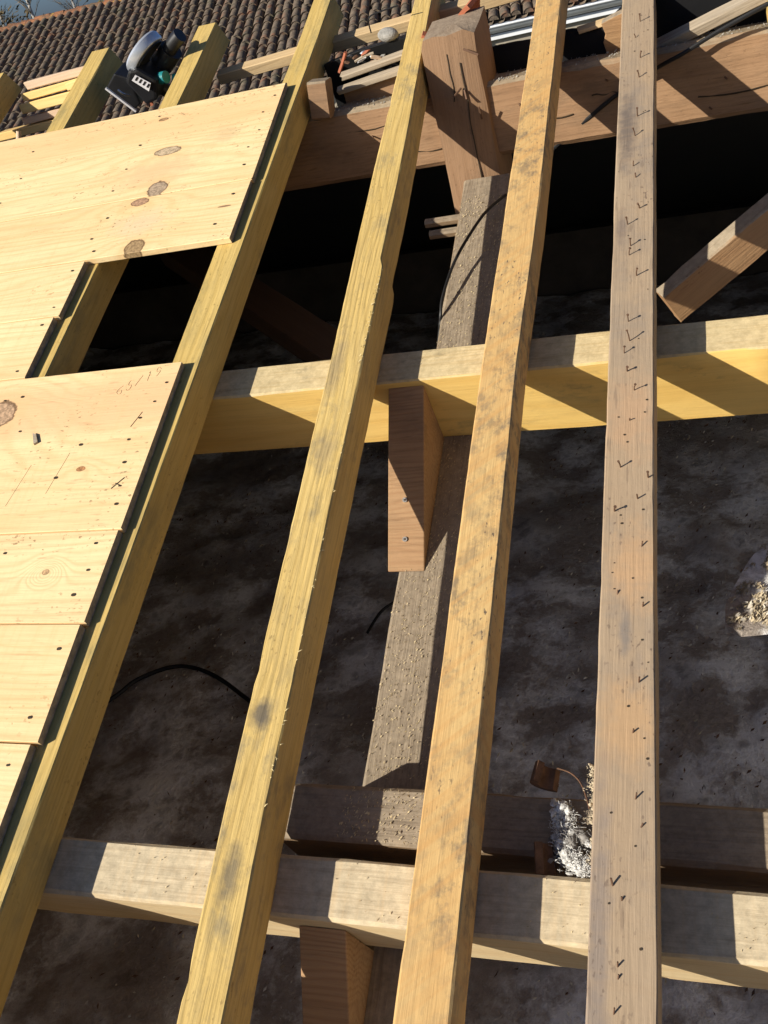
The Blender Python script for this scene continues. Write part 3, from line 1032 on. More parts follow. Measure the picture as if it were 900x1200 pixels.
tuft('insulation_wool', [(-.178, .352, -.092, .011), (-.176, .340, -.092, .012), (-.180, .328, -.093, .010), (-.175, .316, -.094, .010), (-.169, .297, -.082, .011), (-.158, .292, -.078, .011), (-.150, .283, -.072, .008)], 'wool', 'white tuft of insulation wool lying between the pale purlin and the dusty beam', 'insulation', 5, 1.5)
tuft('insulation_wool', [(-.168, .325, -.094, .014), (-.180, .306, -.094, .013), (-.164, .309, -.092, .015), (-.156, .318, -.093, .013)], 'greywool',
     'grey dirty wool among the white tuft beside the old nailed rafter', 'insulation', 6)
tuft('dust_clump', [(-.137, .372, -.03, .0070), (-.139, .36, -.028, .0063), (-.136, .345, -.03, .0056), (-.137, .325, -.03, .0056), (-.135, .30, -.03, .0049), (-.136, .285, -.035, .0056), (-.14, .384, -.04, .0049)], 'straw',
     'pale crumbling dust clump clinging to the left side of the nailed rafter', 'dust', 8, .5)


def canal(name, c, ax, opening, r, ln, label, arc=2.6, mat='terra'):
    """curved roof tile: c centre, ax along the tile, opening towards hollow side (roof axes)"""
    ax = Vector(ax).normalized()
    z = Vector(opening)
    z = (z - ax * z.dot(ax)).normalized()
    y = z.cross(ax)
    bm = bmesh.new()
    rings = []
    for k in range(2):
        rr0 = r * (1 if k == 0 else .85)
        ring = []
        for q in range(11):
            a = -arc / 2 + arc * q / 10
            for th in (0, .009):
                p = Vector(c) + ax * (k * ln) - z * math.cos(a) * (rr0 + th) + y * math.sin(a) * (rr0 + th)
                ring.append(bm.verts.new(W(p)))
        rings.append(ring)
    for q in range(10):
        for th in (0, 1):
            a, b = q * 2 + th, (q + 1) * 2 + th
            bm.faces.new((rings[0][a], rings[0][b], rings[1][b], rings[1][a]))
    for q in range(10):
        for k in range(2):
            bm.faces.new((rings[k][q * 2], rings[k][q * 2 + 1], rings[k][q * 2 + 3], rings[k][q * 2 + 2]))
    for q in (0, 10):
        bm.faces.new((rings[0][q * 2], rings[0][q * 2 + 1], rings[1][q * 2 + 1], rings[1][q * 2]))
    bmesh.ops.recalc_face_normals(bm, faces=bm.faces)
    o = W(c)
    for v in bm.verts:
        v.co -= o
    me = bpy.data.meshes.new(name)
    bm.to_mesh(me)
    bm.free()
    for p in me.polygons:
        p.use_smooth = True
    me.set_sharp_from_angle(angle=math.radians(40))
    ob = link(name, me, M[mat], None, Matrix.Translation(o))
    tag(ob, label, 'tile')
    return ob


def shard(name, pts, thick, mat, label, cat, bow=.0):
    o = prism(name, pts, thick, mat, bev=.002)
    tag(o, label, cat)
    return o


b_ = canal('bark_piece', (-.196, .372, -.070), (.15, 1, .05), (.75, -.2, .5), .011, .024, 'curled rusty bark piece above the white insulation tuft', 2.9, 'bark')
b_['category'] = 'bark'
b_ = canal('bark_piece', (-.186, .279, -.082), (-.15, 1, .1), (.8, 0, .5), .010, .034, 'narrow rusty bark piece at the lower left of the white insulation tuft', 2.2, 'bark')
b_['category'] = 'bark'
tag(tube('twig', [(-.185, .392, -.066), (-.168, .384, -.058), (-.155, .37, -.055), (-.146, .345, -.058)], .0014, M['bark']), 'thin curved brown twig leaning from the bark to the nailed rafter', 'twig')

# level panel added to hold straw up in the sunlight at the right edge


def straw_support():
    U = -.158                                      # level below the roof plane origin
    def L(s, t, up=0.):                            # level surface through the roof frame
        return (s, t, (U - SP * t) / CP + up)
    root = empty('straw_panel', W(L(.3, 1.0)))
    tag(root, 'small dusty panel added to hold up the sunlit straw at the right edge', 'panel')
    r = random.Random(5)
    front = [(.045, .97), (.03, .93), (.018, .90), (.006, .86), (.004, .81), (.03, .797), (.07, .803), (.10, .795), (.3, .80), (1.1, .80), (1.1, 1.03), (.2, 1.04), (.09, 1.03), (.06, 1.0)]
    prism('board', [L(x, t) for x, t in front], tuple(DOWN * .012), M['attic'], root)
    for i, t in enumerate((.86, .97)):
        beam('panel_bearer', [tuple(Vector(L(.09, t)) + DOWN * .0125), tuple(Vector(L(1.12, t)) + DOWN * .0125)], .04, .05, UP_ROOF, M['dim'], root)
    cs, big = [], []
    tries = 0
    while len(cs) < 2600 and tries < 90000:
        tries += 1
        x, t = r.uniform(.0, .32), r.uniform(.80, 1.02)
        if x < .006 + .28 * max(0, t - .83):
            continue
        q = noise.noise(Vector((x * 26, t * 20, 3))) + .6 * noise.noise(Vector((x * 60, t * 60, 8)))
        if q < .10 + r.uniform(-.12, .12):
            continue
        c = W(L(x, t, max(0., q) * .022 * r.random() + .002))
        (big if r.random() < .12 else cs).append(c)
    tag(flakes('straw', cs, .0055, M['straw'], root, 1.3), kind='stuff')
    tag(flakes('plaster_crumbs', big, .0095, M['lime'], root, .9), kind='stuff')


straw_support()

# ------------------------------------------------------------------ cables


def cable(pts, r, label):
    o = tube('cable', pts, r, M['cable'], sides=7)
    tag(o, label, 'cable')
    return o


cable([(-.375, 1.63, -.20), (-.405, 1.555, -.178), (-.437, 1.475, -.178), (-.458, 1.414, -.185), (-.472, 1.345, -.197), (-.476, 1.31, -.215), (-.488, 1.28, -.26)], .0045,
      'black cable hanging over the truss rafter near the king post')
cable([(-.36, 1.76, -.27), (-.29, 1.775, -.213), (-.212, 1.785, -.163), (-.154, 1.79, -.127), (-.072, 1.79, -.085), (-.024, 1.79, -.066), (.038, 1.80, -.043), (.126, 1.80, -.008), (.25, 1.80, .04)], .0062,
      'black cable draped across the ridge beam toward the upper right corner')
cable([(-1.75, .70, -.99), (-1.563, .885, -1.05), (-1.514, .963, -1.08), (-1.42, 1.013, -1.10), (-1.302, .989, -1.09), (-1.157, .905, -1.06), (-1.0, .80, -1.02)], .009,
      'thin black cable arching over the attic floor at the left')
cable([(-.905, 1.150, -1.165), (-.889, 1.231, -1.195), (-.86, 1.27, -1.21)], .006, 'short dark cable end lying on the attic floor beside the truss rafter')

# ------------------------------------------------------------------ things lying beyond the ridge
bt = beam('batten', [(-1.10, 2.10, -.070), (-.18, 2.13, -.028)], .03, .026, N, M['batten'], wob=.0015)
tag(bt, 'long pale batten lying behind the rafters past the ridge beam', 'batten')
pole = beam('batten', [(-.10, 1.868, -.088), (.24, 1.872, .020)], .030, .020, N, M['weather'], wob=.002)
tag(pole, 'weathered grey batten slanting at the top right corner', 'batten')
for i, (a, b, w) in enumerate((((-.745, 1.905, -.062), (-.585, 1.91, -.045), .02), ((-.735, 1.93, -.045), (-.59, 1.935, -.028), .022))):
    o = beam('lath', [a, b], w, .012, N, M['weather'], wob=.002, ragged=.004)
    tag(o, 'rough grey lath lying behind the ridge beam, %s of the two' % ('nearer' if i == 0 else 'farther'), 'lath', 'grey laths behind the ridge beam')
o = beam('timber_block', [(-.775, 1.845, .0), (-.735, 1.845, -.004)], .05, .075, UP_ROOF, M['brown'], wob=.003, bev=.006)
tag(o, 'small brown timber block on the ridge beam between the boarded and the bowed rafter', 'block')
o = beam('ridge_plank', [(-.74, 1.93, -.072), (-.53, 1.93, -.060)], .02, .10, UP_ROOF, M['brown'], wob=.003)
tag(o, 'dark upright plank below the grey laths behind the ridge beam', 'plank')


canal('roof_tile', (-.395, 1.94, -.045), (.30, .9, .1), (.78, -.40, -.25), .080, .09, 'broken terracotta tile standing on edge behind the king post head', 1.7)
tag(beam('tile_shard', [(-.535, 1.93, .006), (-.475, 1.93, -.034)], .02, .010, N, M['terra'], wob=.001), 'narrow orange tile shard leaning behind the king post', 'shard')
o = prism('void_sheet', [(-.785, 1.965, -.16), (-.785, 1.975, -.040), (-.70, 1.975, -.026), (-.60, 1.975, -.018), (-.52, 1.975, -.030), (-.52, 1.965, -.16)], (0, .05, -.02), M['felt'], bev=.004)  # black sheet placed where only shade lies beneath the debris
tag(o, 'black sheet put in for the dark void under the debris behind the ridge beam', 'felt')
DEB = [((-.672, 1.95, -.020), 'terra', .009, 'orange chip of broken tile nearest the grey stone'), ((-.655, 1.945, -.033), 'label', .009, 'white plaster chip nearest the bowed rafter'),
       ((-.688, 1.95, -.034), 'whitefascia', .008, 'white plaster chip in the middle of the ridge debris'), ((-.712, 1.955, -.024), 'rubble', .007, 'grey mortar lump left in the ridge debris'),
       ((-.700, 1.95, -.026), 'bark', .007, 'brown tile crumb in the middle of the ridge debris'), ((-.64, 1.95, -.036), 'rubble', .009, 'grey mortar lump right in the ridge debris'),
       ((-.725, 1.95, -.030), 'bark', .008, 'brown tile crumb at the left of the ridge debris'), ((-.682, 1.955, -.022), 'guard', .006, 'bluish metal scrap in the ridge debris'),
       ((-.665, 1.945, -.042), 'bark', .008, 'brown bark crumb under the white chips of the ridge debris')]
for i, (p, m_, sz, lb) in enumerate(DEB):
    r = random.Random(40 + i)
    bm = bmesh.new()
    res = bmesh.ops.create_icosphere(bm, subdivisions=1, radius=sz * S)
    st = Vector((r.uniform(1.0, 1.9), r.uniform(.6, 1.1), r.uniform(.35, .8)))
    rt_ = Matrix.Rotation(r.uniform(-.6, .6), 3, 'Y') @ Matrix.Rotation(r.uniform(-.6, .6), 3, 'Z')
    for v in bm.verts:
        v.co = rt_ @ Vector((v.co.x * st.x, v.co.y * st.y, v.co.z * st.z)) * r.uniform(.75, 1.3)
    me = bpy.data.meshes.new('debris_piece')
    bm.to_mesh(me)
    bm.free()
    tag(link('debris_piece', me, M[m_], None, Matrix.Translation(W(p))), lb, 'debris', 'debris behind the ridge beam')
for (a, b, r_, mt, lb, nm) in (((-.745, 1.945, -.050), (-.715, 1.945, -.008), .006, 'terra', 'orange brown tile splinter leaning by the boarded rafter', 'tile_shard'),
                               ((-.70, 1.94, -.030), (-.655, 1.945, -.022), .004, 'weather', 'thin grey splinter lying on the ridge debris', 'splinter'),
                               ((-.66, 1.935, -.024), (-.632, 1.94, -.046), .006, 'pink', 'pale splinter slanting over the ridge debris', 'splinter')):
    tag(tube(nm, [a, tuple((x + y) / 2 + .002 for x, y in zip(a, b)), b], r_, M[mt], sides=5), lb, nm.split('_')[-1])
# scraps at the right of the ridge
tag(prism('broken_timber', [(-.170, 1.915, -.118), (-.176, 1.915, -.085), (-.170, 1.915, -.068), (-.176, 1.915, -.045), (-.150, 1.915, -.036), (-.125, 1.915, -.030), (-.125, 1.915, -.118)], (0, .035, -.01),
          M['brace'], bev=.003), 'splintered brown timber end standing left of the nailed rafter', 'timber')
tag(beam('wood_scrap', [(-.225, 1.95, -.064), (-.175, 1.95, -.058)], .02, .008, N, M['batten'], wob=.003, ragged=.006), 'flat torn wood scrap under the gutter left of the nailed rafter', 'scrap')
for i, (a, b, w_, mt, lb) in enumerate((((-.085, 2.02, -.012), (.03, 2.02, .022), .016, 'weather', 'weathered lath at the top edge right of the nailed rafter, nearer one'),
                                        ((-.085, 2.06, .006), (.14, 2.06, .050), .014, 'batten', 'pale lath at the very top edge right of the nailed rafter'),
                                        ((-.05, 1.99, -.045), (.10, 1.99, -.010), .010, 'teal', 'teal plastic strip lying on the black tarpaulin'),
                                        ((.02, 1.93, -.092), (.075, 1.93, -.080), .008, 'teal', 'short teal plastic strip beside the weathered grey batten'))):
    tag(beam('lath' if mt != 'teal' else 'plastic_strip', [a, b], w_, .008, N, M[mt], wob=.003, ragged=.005), lb, 'lath' if mt != 'teal' else 'strip')
# rounded grey lump
bm = bmesh.new()
bmesh.ops.create_icosphere(bm, subdivisions=3, radius=.035)
for v in bm.verts:
    v.co = Vector((v.co.x * 1.0, v.co.y * .8, v.co.z * .62)) * (1 + .18 * noise.noise(v.co * 30))
me = bpy.data.meshes.new('stone')
bm.to_mesh(me)
bm.free()
tag(link('stone', me, M['rubble'], None, Matrix.Translation(W((-.625, 1.985, -.010)))), 'rounded grey stone lying beside the long batten', 'stone')
tag(tube('wire_loop', [(-.665, 2.0, -.006), (-.66, 2.0, .026), (-.63, 2.0, .034), (-.59, 2.0, .038)], .0025, M['cable']), 'thin dark wire loop behind the bowed rafter', 'wire')
tag(tube('cord', [(-.27, 1.985, -.118), (-.20, 1.985, -.124), (-.14, 1.985, -.122)], .0022, M['label']), 'thin white cord strung behind the ridge beam', 'cord')

# black tarpaulin crumpled behind the ridge beam


def tarp():
    bm = bmesh.new()
    nx, ny = 90, 26
    g = []
    for j in range(ny + 1):
        row = []
        for i in range(nx + 1):
            s = -.455 + .85 * i / nx
            v = j / ny
            q = min(1., max(0., (s + .20) / .16))
            top = -.062 + .075 * q * q * (3 - 2 * q) - .012 * math.exp(-((s + .45) / .05) ** 2)
            rise = math.sin(min(1., v / .22) * math.pi / 2)
            base = Vector((s, 1.905 + .05 * min(1, v / .22), -.155 + (top + .150) * rise))
            if v > .22:
                base += fall * (.34 * (v - .22)) + Vector((0, 0, -.02 * (v - .22)))
            w = noise.fractal(Vector((s * 9, v * 5, 4)), 1, 2, 4) * .008 * rise + abs(noise.noise(Vector((s * 7 + v * 6, v * 2, 9)))) * .008 * rise
            row.append(bm.verts.new(W(base + Vector((0, 0, w))) - O))
        g.append(row)
    for j in range(ny):
        for i in range(nx):
            bm.faces.new((g[j][i], g[j][i + 1], g[j + 1][i + 1], g[j + 1][i]))
    me = bpy.data.meshes.new('tarpaulin')
    bm.to_mesh(me)
    bm.free()
    for p in me.polygons:
        p.use_smooth = True
    k = NT('tarpaulin_black_teal')
    g0 = k.n('ShaderNodeTexCoord').outputs['Object']
    f = k.ramp(k.noise(k.vm('MULTIPLY', g0, (2.2, 9, 9)), 1, 2), .655, .675)
    c = k.mix(f, (.010, .010, .011), (.015, .10, .10))
    mt = k.done(c, .75, k.noise(g0, 30, 3), .004, .3, .12)
    o = link('tarpaulin', me, mt, None, Matrix.Translation(O))
    so = o.modifiers.new('thick', 'SOLIDIFY')
    so.thickness = .003
    tag(o, 'crumpled black tarpaulin with teal patches behind the ridge beam', 'tarpaulin')


tarp()

# stack of offcuts between the two leftmost rafter ends
STK = [((-1.675, 2.2, -.035), (-1.485, 2.2, -.030), .05, .020, 'pink', 'greyish pink lath on top of the offcut stack at the upper left'),
       ((-1.69, 2.19, -.058), (-1.50, 2.19, -.050), .07, .019, 'offcut', 'yellow offcut board, second from the top of the stack'),
       ((-1.70, 2.18, -.079), (-1.51, 2.18, -.073), .09, .024, 'offcut', 'wide yellow offcut board in the middle of the stack'),
       ((-1.715, 2.16, -.108), (-1.53, 2.17, -.104), .06, .018, 'pink', 'pinkish offcut lath low in the stack at the upper left'),
       ((-1.80, 2.13, -.119), (-1.56, 2.15, -.122), .07, .020, 'offcut', 'long yellow offcut board, lowest of the stack')]
for a, b, w, h, mt, lb in STK:
    o = beam('offcut_board', [a, b], w, h, UP_ROOF, M[mt], wob=.001, ragged=.004)
    tag(o, lb, 'offcut', 'offcuts stacked past the ridge')
o = beam('offcut_block', [(-1.535, 2.15, -.040), (-1.50, 2.15, -.036)], .03, .018, UP_ROOF, M['offcut'])
tag(o, 'small yellow block at the right end of the offcut stack', 'offcut', 'offcuts stacked past the ridge')
for (a, b, lb) in (((-1.60, 1.90, -.06), (-1.585, 1.93, -.02), 'thin pale stick standing below the offcut stack'), ((-1.70, 1.89, -.035), (-1.64, 1.90, -.045), 'thin pale stick lying at the left edge above the knotty board'),
                   ((-1.405, 1.93, -.06), (-1.38, 1.90, -.085), 'thin pale stick below the power saw')):
    o = beam('stick', [a, b], .010, .010, N, M['pink'])
    tag(o, lb, 'stick')

# ------------------------------------------------------------------ power saw


def power_saw():
    T0 = 2.03
    k = T0 / 2.0

    def q(s, n, t=T0):          # traced at t = 2.0
        kk = t / 2.0
        return (s * kk, t, 1 - (1 - n) * kk)
    root = empty('power_saw', W((-1.25, T0, -.08)))
    tag(root, 'black and teal mitre saw with a shiny blade guard between two rafter ends', 'saw')
    # housing: skewed block
    prism('housing', [q(-1.285, .004, 2.0), q(-1.262, .030, 2.0), q(-1.240, .030, 2.0), q(-1.205, -.008, 2.0), q(-1.228, -.055, 2.0), q(-1.262, -.062, 2.0)], (0, .09, -.01), M['black'], root, bev=.012)
    prism('label', [q(-1.264, .006, 1.995), q(-1.248, .017, 1.995), q(-1.221, -.010, 1.995), q(-1.236, -.028, 1.995)], (0, -.0015, 0), M['label'], root)
    r = random.Random(2)
    for i in range(4):
        a = i / 4
        s0, n0 = -1.257 + .026 * a, .008 - .029 * a
        prism('label_print', [q(s0 + .000, n0 - .003, 1.993), q(s0 + .010, n0 + .004, 1.993), q(s0 + .012, n0 + .001, 1.993), q(s0 + .002, n0 - .006, 1.993)], (0, -.0006, 0), M['black'], root)
    # base table and its bright edge
    prism('base', [q(-1.337, .003, 2.04), q(-1.300, .030, 2.04), q(-1.270, .012, 2.04), q(-1.275, -.055, 2.04), q(-1.298, -.066, 2.04)], (0, .07, -.01), M['black'], root, bev=.006)
    tube('base_edge', [q(-1.340, .001, 2.0), q(-1.296, -.070, 2.0)], .006, M['label'], root, sides=6, sub=1)
    tube('clamp_lever', [q(-1.312, -.010, 1.995), q(-1.303, -.022, 1.99), q(-1.288, -.030, 1.995)], .005, M['steel'], root)
    # blade guard: narrow half disc seen nearly edge on
    ax = Vector((.62, -.30, -.72)).normalized()
    u = Vector((.95, .0, .30))
    u = (u - ax * u.dot(ax)).normalized()
    v = ax.cross(u)
    if v.x > 0:
        v = -v
    c = Vector((-1.233, 2.06, .030))

    def ringpart(name, prof, a0, a1, nn, mat):
        bm = bmesh.new()
        rings = []
        for i in range(nn + 1):
            a = math.radians(a0 + (a1 - a0) * i / nn)
            rings.append([bm.verts.new(W(c + (u * math.cos(a) + v * math.sin(a)) * rr + ax * d)) for rr, d in prof])
        m_ = len(prof)
        for i in range(nn):
            for j in range(m_):
                j2 = (j + 1) % m_
                bm.faces.new((rings[i][j], rings[i][j2], rings[i + 1][j2], rings[i + 1][j]))
        bm.faces.new(rings[0])
        bm.faces.new(list(reversed(rings[-1])))
        bmesh.ops.recalc_face_normals(bm, faces=bm.faces)
        oo = W(c)
        for x in bm.verts:
            x.co -= oo
        me = bpy.data.meshes.new(name)
        bm.to_mesh(me)
        bm.free()
        for p in me.polygons:
            p.use_smooth = True
        me.set_sharp_from_angle(angle=math.radians(40))
        return link(name, me, mat, root, Matrix.Translation(oo))
    ringpart('blade_guard', [(.016, .010), (.052, .010), (.055, .006), (.056, -.010), (.052, -.015), (.016, -.015)], -25, 205, 26, M['guard'])
    ringpart('blade', [(.004, -.001), (.047, -.001), (.047, .001), (.004, .001)], 206, 334, 16, M['steel'])
    ringpart('guard_cover', [(.004, .0105), (.047, .0105), (.047, .014), (.004, .014)], -25, 205, 20, M['black'])
    # motor body and handle towards the right rafter
    tube('motor', [q(-1.205, .010, 2.075), q(-1.165, .030, 2.075), q(-1.130, .055, 2.075)], .040, M['black'], root, sides=14)
    tube('motor_cap', [q(-1.192, -.004, 2.03), q(-1.176, -.004, 2.025)], .021, M['teal'], root, sides=12, sub=1)
    tube('handle', [q(-1.150, .045, 2.07), q(-1.118, .068, 2.07), q(-1.094, .082, 2.07)], .026, M['black'], root, sides=10)
    tube('trigger', [q(-1.160, -.010, 2.04), q(-1.148, -.012, 2.04)], .015, M['teal'], root, sides=8, sub=1)
    tube('dust_port', [q(-1.205, -.02, 2.06), q(-1.175, -.055, 2.06)], .026, M['black'], root, sides=10, sub=1)
    prism('red_button', [q(-1.245, -.048, 2.02), q(-1.236, -.043, 2.02), q(-1.242, -.062, 2.02), q(-1.250, -.064, 2.02)], (0, -.004, 0), M['terra'], root)


power_saw()

# ------------------------------------------------------------------ neighbouring tiled building


def neighbour():
    hg, ug, sl = 13.8, -1.25, .40
    s0, s1 = -13.4, 2.2
    L = 3.36
    nb = empty('tiled_building', Vector((HU(-4, hg + 3, 0).x, HU(-4, hg + 3, 0).y, 0)))
    tag(nb, 'neighbouring building with a long mossy canal tile roof behind the rafters', 'building')
    dirn = Vector((0, 1, sl)).normalized()
    nor = Vector((0, -sl, 1)).normalized()
    YAW = Matrix.Rotation(math.radians(8.0), 3, 'Z')
    X = YAW @ Vector((1, 0, 0))
    dirn = YAW @ dirn
    nor = YAW @ nor
    PIV = HU(-2.0, hg, ug)

    def P(s, l, d=0):             # along eave, up slope (units), metres off the plane
        return PIV + X * (s + 2.0) * S + dirn * l * S + nor * d
    HIP = -11.0
    pitch_s = .147
    nrow = int((s1 - s0) / pitch_s)
    expo = .33 / S
    nc = int(L / expo)
    # cover tile mesh variants: tapered half barrel
    meshes = []
    rv = random.Random(9)
    for k in range(4):
        vs, fs = [], []
        for j in range(3):
            y = j * .225
            r = .104 - .004 * j + rv.uniform(-.003, .003)
            for q in range(7):
                a = math.pi * q / 6
                w = 1 + rv.uniform(-.03, .03)
                vs.append((math.cos(a) * r * w, y, math.sin(a) * r * .95 * w - .006 * (j / 2)))
        for j in range(2):
            for q in range(6):
                a = j * 7 + q
                fs.append((a, a + 1, a + 8, a + 7))
        # thickness at the lower end
        b = len(vs)
        for q in range(7):
            a = math.pi * q / 6
            vs.append((math.cos(a) * .088, .012, math.sin(a) * .08))
        for q in range(6):
            fs.append((q, b + q, b + q + 1, q + 1))
        fs.append(tuple(b + q for q in range(7)))
        me = mesh_from('cover_tile', vs, fs, 60)
        me.materials.append(M['tile'])
        meshes.append(me)
    basis = Matrix((X, dirn, nor)).transposed()
    eye = W((0, 0, 1))
    spots = []
    rr = random.Random(21)
    for i in range(nrow):
        for c in range(-2 if s0 + i * pitch_s < -2.85 else 0, nc):
            s = s0 + .07 + i * pitch_s + rr.gauss(0, .008)
            if c * expo > L + min(0, s - HIP) * 1.1:
                continue
            p = P(s, c * expo + rr.gauss(0, .012), .075)
            spots.append(((p - eye).length, p, rr.gauss(0, .035), rr.gauss(0, .03), i, c))
    vis = sorted([x for x in spots if -.62 < (x[1] - eye).x / (x[1] - eye).y < -.02])
    near = set((x[4], x[5]) for x in vis[:298])
    vs, fs = [], []
    for d, p, rz, rx, i, c in spots:
        mt = Matrix.Translation(p) @ (basis @ Matrix.Rotation(rz, 3, 'Z') @ Matrix.Rotation(rx - .045, 3, 'X')).to_4x4()
        me = meshes[(i * 7 + c * 3 + int(d * 100)) % 4]
        if (i, c) in near:
            o = bpy.data.objects.new('cover_tile', me)
            COL.objects.link(o)
            o.matrix_world = mt
            o.parent = nb
            o.matrix_parent_inverse = parents[nb.name].inverted()
        else:
            b = len(vs)
            vs += [mt @ v.co for v in me.vertices]
            fs += [tuple(b + q for q in f.vertices) for f in me.polygons]
    me = mesh_from('upper_tiles', vs, fs, 60)
    tag(link('upper_tiles', me, M['tile'], nb, Matrix.Identity(4)), kind='stuff')
    # pan tiles: hollow channels, stepped courses
    vs, fs = [], []
    for i in range(nrow + 1):
        s = s0 + i * pitch_s
        for c in range(-2 if s < -2.85 else 0, nc + 1):
            if c * expo > L + min(0, s - HIP) * 1.1:
                continue
            b = len(vs)
            for (l, dz) in ((c * expo - .03, .012), (c * expo + expo, .0)):
                for q in range(5):
                    a = math.pi * (1 + q / 4)
                    vs.append(P(s + math.cos(a) * .068, l, .07 + math.sin(a) * .07 + dz))
            for q in range(4):
                fs.append((b + q, b + q + 1, b + 6 + q, b + 5 + q))
    tag(link('pan_tiles', mesh_from('pan_tiles', vs, fs, 60), M['tile'], nb, Matrix.Identity(4)), kind='stuff')
    # roof deck + far slope + walls (solid)
    a0, a1 = P(s0, -.02, -.06), P(s1, -.02, -.06)
    r0, r1 = P(HIP, L, -.04), P(s1, L, -.04)
    b0, b1 = Vector((a0.x, r0.y + 6, a0.z)), Vector((r1.x, r1.y + 6, a0.z))
    bm = bmesh.new()
    g = [bm.verts.new(p) for p in (a0, a1, r1, r0, b1, b0)]
    inn = Vector((0, .45, 0))
    lo = [bm.verts.new(Vector((p.x, p.y, 0))) for p in (a0 + inn, a1 + inn, b1 - inn, b0 - inn)]
    bm.faces.new((g[0], g[1], g[2], g[3]))
    bm.faces.new((g[3], g[2], g[4], g[5]))
    bm.faces.new((g[0], lo[0], lo[1], g[1]))
    bm.faces.new((g[5], g[4], lo[2], lo[3]))
    bm.faces.new((g[0], g[3], g[5]))
    bm.faces.new((g[0], g[5], lo[3], lo[0]))
    bm.faces.new((g[1], lo[1], lo[2], g[4], g[2]))
    me = bpy.data.meshes.new('wall')
    bm.to_mesh(me)
    bm.free()
    link('wall', me, M['wall'], nb, Matrix.Identity(4))
    # gutter, half round with a rolled bead, and the white fascia below it
    vs, fs = [], []
    prof = [(.10 * math.cos(a), .10 * math.sin(a)) for a in [math.pi * (1 + q / 8) for q in range(9)]]
    prof = [(-.115, .02), (-.115, 0)] + prof + [(.10, .05)]
    for k, s in enumerate((-2.8, s1)):
        for (y, z) in prof:
            c = P(s, -.03, 0)
            vs.append(c + Vector((0, -.09 + y, -.03 + z)))
    n = len(prof)
    for q in range(n - 1):
        fs.append((q, q + 1, n + q + 1, n + q))
    g_o = link('gutter', mesh_from('gutter', vs, fs, 50), M['zinc'], nb, Matrix.Identity(4))
    tube('gutter_bead', [P(-2.8, -.03, 0) + Vector((0, -.205, 0)), P(s1, -.03, 0) + Vector((0, -.205, 0))], .022, M['whitefascia'], g_o, space=None, sides=8, sub=1)
    beam('fascia', [P(-2.8, -.03, 0) + Vector((0, -.02, -.15)), P(s1, -.03, 0) + Vector((0, -.02, -.15))], .05, .10, (0, 0, 1), M['whitefascia'], nb, seg=3, space=None, wob=0)
    # ridge tiles
    rm = []
    for k in range(3):
        vs, fs = [], []
        for j in range(2):
            r = .135 - .02 * j
            for q in range(7):
                a = math.pi * q / 6
                vs.append((j * .42, math.cos(a) * r, math.sin(a) * r * .9))
        for q in range(6):
            fs.append((q, 7 + q, 8 + q, q + 1))
        vs.append((-.0, 0, 0))
        me = mesh_from('ridge_tile', vs, fs, 60)
        me.materials.append(M['ridge'])
        rm.append(me)
    n = int((s1 - s0) * S / .38)
    for i in range(n):
        p = P(HIP, L, .06) + X * (i * .38) + Vector((0, .05, rr.gauss(0, .012)))
        if p.x > -7.5:
            continue
        o = bpy.data.objects.new('ridge_tile', rm[i % 3])
        COL.objects.link(o)
        o.matrix_world = Matrix.Translation(p) @ YAW.to_4x4() @ Matrix.Rotation(rr.gauss(0, .05), 4, 'Y')
        o.parent = nb
        o.matrix_parent_inverse = parents[nb.name].inverted()


neighbour()

# ------------------------------------------------------------------ trees beyond


def leaves(name, centre, rad, count, size, mat, parent, squash=.8, seed=0):
    r = random.Random(seed)
    cs = []
    clumps = [Vector((r.gauss(0, .5), r.gauss(0, .5), r.gauss(0, .42))) for _ in range(16)]
    for _ in range(count):
        c = r.choice(clumps)
        d = Vector((r.gauss(0, .18), r.gauss(0, .18), r.gauss(0, .16)))
        p = c + d
        cs.append(centre + Vector((p.x * rad, p.y * rad, p.z * rad * squash)))
    return flakes(name, cs, size, mat, parent, 1.2)


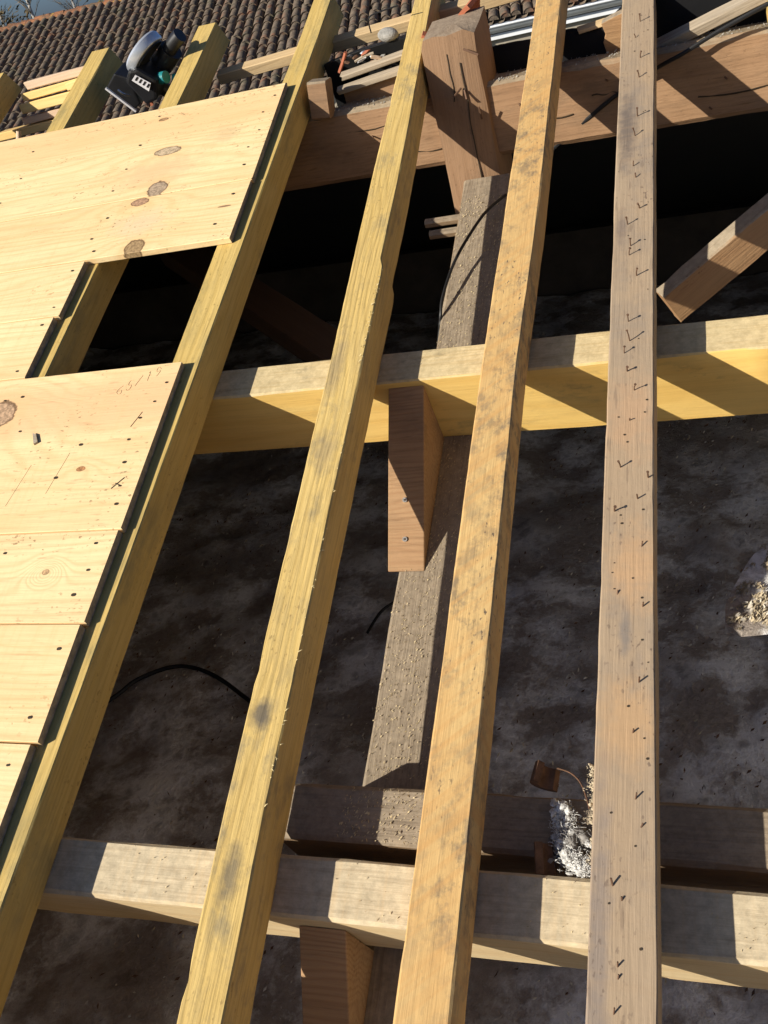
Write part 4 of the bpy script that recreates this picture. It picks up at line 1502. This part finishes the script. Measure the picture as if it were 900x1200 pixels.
def bare_tree(base, hgt, label, seed, bark, crown=None, spread=.25, group='bare trees beyond the tiled roof'):
    r = random.Random(seed)
    root = empty('bare_tree', base)
    tag(root, label, 'tree', group)
    lean = Vector((r.uniform(-.03, .03), r.uniform(-.03, .03), 1))
    pts = [base + lean * hgt * f + Vector((r.gauss(0, .03), r.gauss(0, .03), 0)) * hgt * .2 * f for f in (0, .3, .6, .85, 1)]
    tube('trunk', pts, hgt * .012, bark, root, space=None, taper=hgt * .002, sides=6, sub=3)
    vs, fs = [], []
    for i in range(46):
        f = r.uniform(.35, .98)
        p = base + lean * hgt * f
        a = r.uniform(0, 6.283)
        up = r.uniform(.5, 1.6)
        d = Vector((math.cos(a), math.sin(a), up)).normalized()
        l = hgt * spread * (1.15 - f) * r.uniform(.5, 1.3) + .25
        for k in range(5):
            q0 = p + d * l * (k * .16)
            dd = (d + Vector((r.gauss(0, .5), r.gauss(0, .5), r.gauss(.1, .4)))).normalized() if k else d
            ll = l if k == 0 else l * .45
            w = dd.orthogonal().normalized() * (.02 if k == 0 else .010)
            b = len(vs)
            w2 = dd.cross(w)
            vs += [q0 + w - base, q0 - w * .5 + w2 * .8 - base, q0 - w * .5 - w2 * .8 - base, q0 + dd * ll - base]
            fs += [(b, b + 1, b + 3), (b + 1, b + 2, b + 3), (b + 2, b, b + 3)]
    tag(link('branches', mesh_from('branches', vs, fs), M['twig'], root, Matrix.Translation(base)), kind='stuff')
    if crown:
        tag(leaves('crown', base + lean * hgt * .72, hgt * .22, 900, .07, crown, root, 1.4, seed), kind='stuff')
    return root


def at(az, h):
    p = HU(az * h, h, 0)
    return Vector((p.x, p.y, 0))


EYE = W((0, 0, 1)).z
bare_tree(at(-.655, 24), EYE + 2.6, 'pale trunked bare tree rising just left of the lichen covered ridge', 3, M['palebark'])
bare_tree(at(-.60, 27), EYE + 2.0, 'thin bare tree second from the left against the blue sky', 4, M['palebark'])
bare_tree(at(-.70, 25), EYE + 2.4, 'bare tree at the extreme left against the sky', 6, M['trunk'])
bare_tree(at(-.735, 25), EYE + .7, 'bare grey tree at the left edge of the photo', 8, M['trunk'])


def bush(base, hgt, rad, mat, label, seed, count=2600):
    root = empty('bush', base)
    tag(root, label, 'bush', 'bushes beyond the tiled roof')
    tube('trunk', [base, base + Vector((.1, 0, hgt * .5)), base + Vector((0, .1, hgt * .8))], .07, M['trunk'], root, space=None, taper=.02)
    tag(leaves('crown', base + Vector((0, 0, hgt * .62)), rad, count, .085, mat, root, hgt * .52 / rad, seed), kind='stuff')


bush(at(-.715, 23), EYE + .35, 2.2, M['leaf_brown'], 'brown twiggy bush left of the tiled roof end', 11)
bush(at(-.765, 21), EYE + .15, 1.6, M['leaf_dark'], 'dark bush at the left edge beside the tiled roof end', 12)
bush(at(-.675, 26), EYE + .25, 1.8, M['leaf_brown'], 'pale brown bush right behind the end of the lichen ridge', 13)
bush(at(-.505, 21), EYE + 1.0, 1.9, M['leaf_olive'], 'olive green bush at the top behind the tiled ridge, leftmost green one', 14)
bush(at(-.44, 20.5), EYE + 1.1, 2.0, M['leaf_olive'], 'olive green bush behind the tiled ridge above the saw', 15)
bush(at(-.37, 20.5), EYE + 1.2, 2.0, M['leaf_olive'], 'olive green bush behind the tiled ridge, rightmost', 16)
for k_ in ('_m',):
    pass
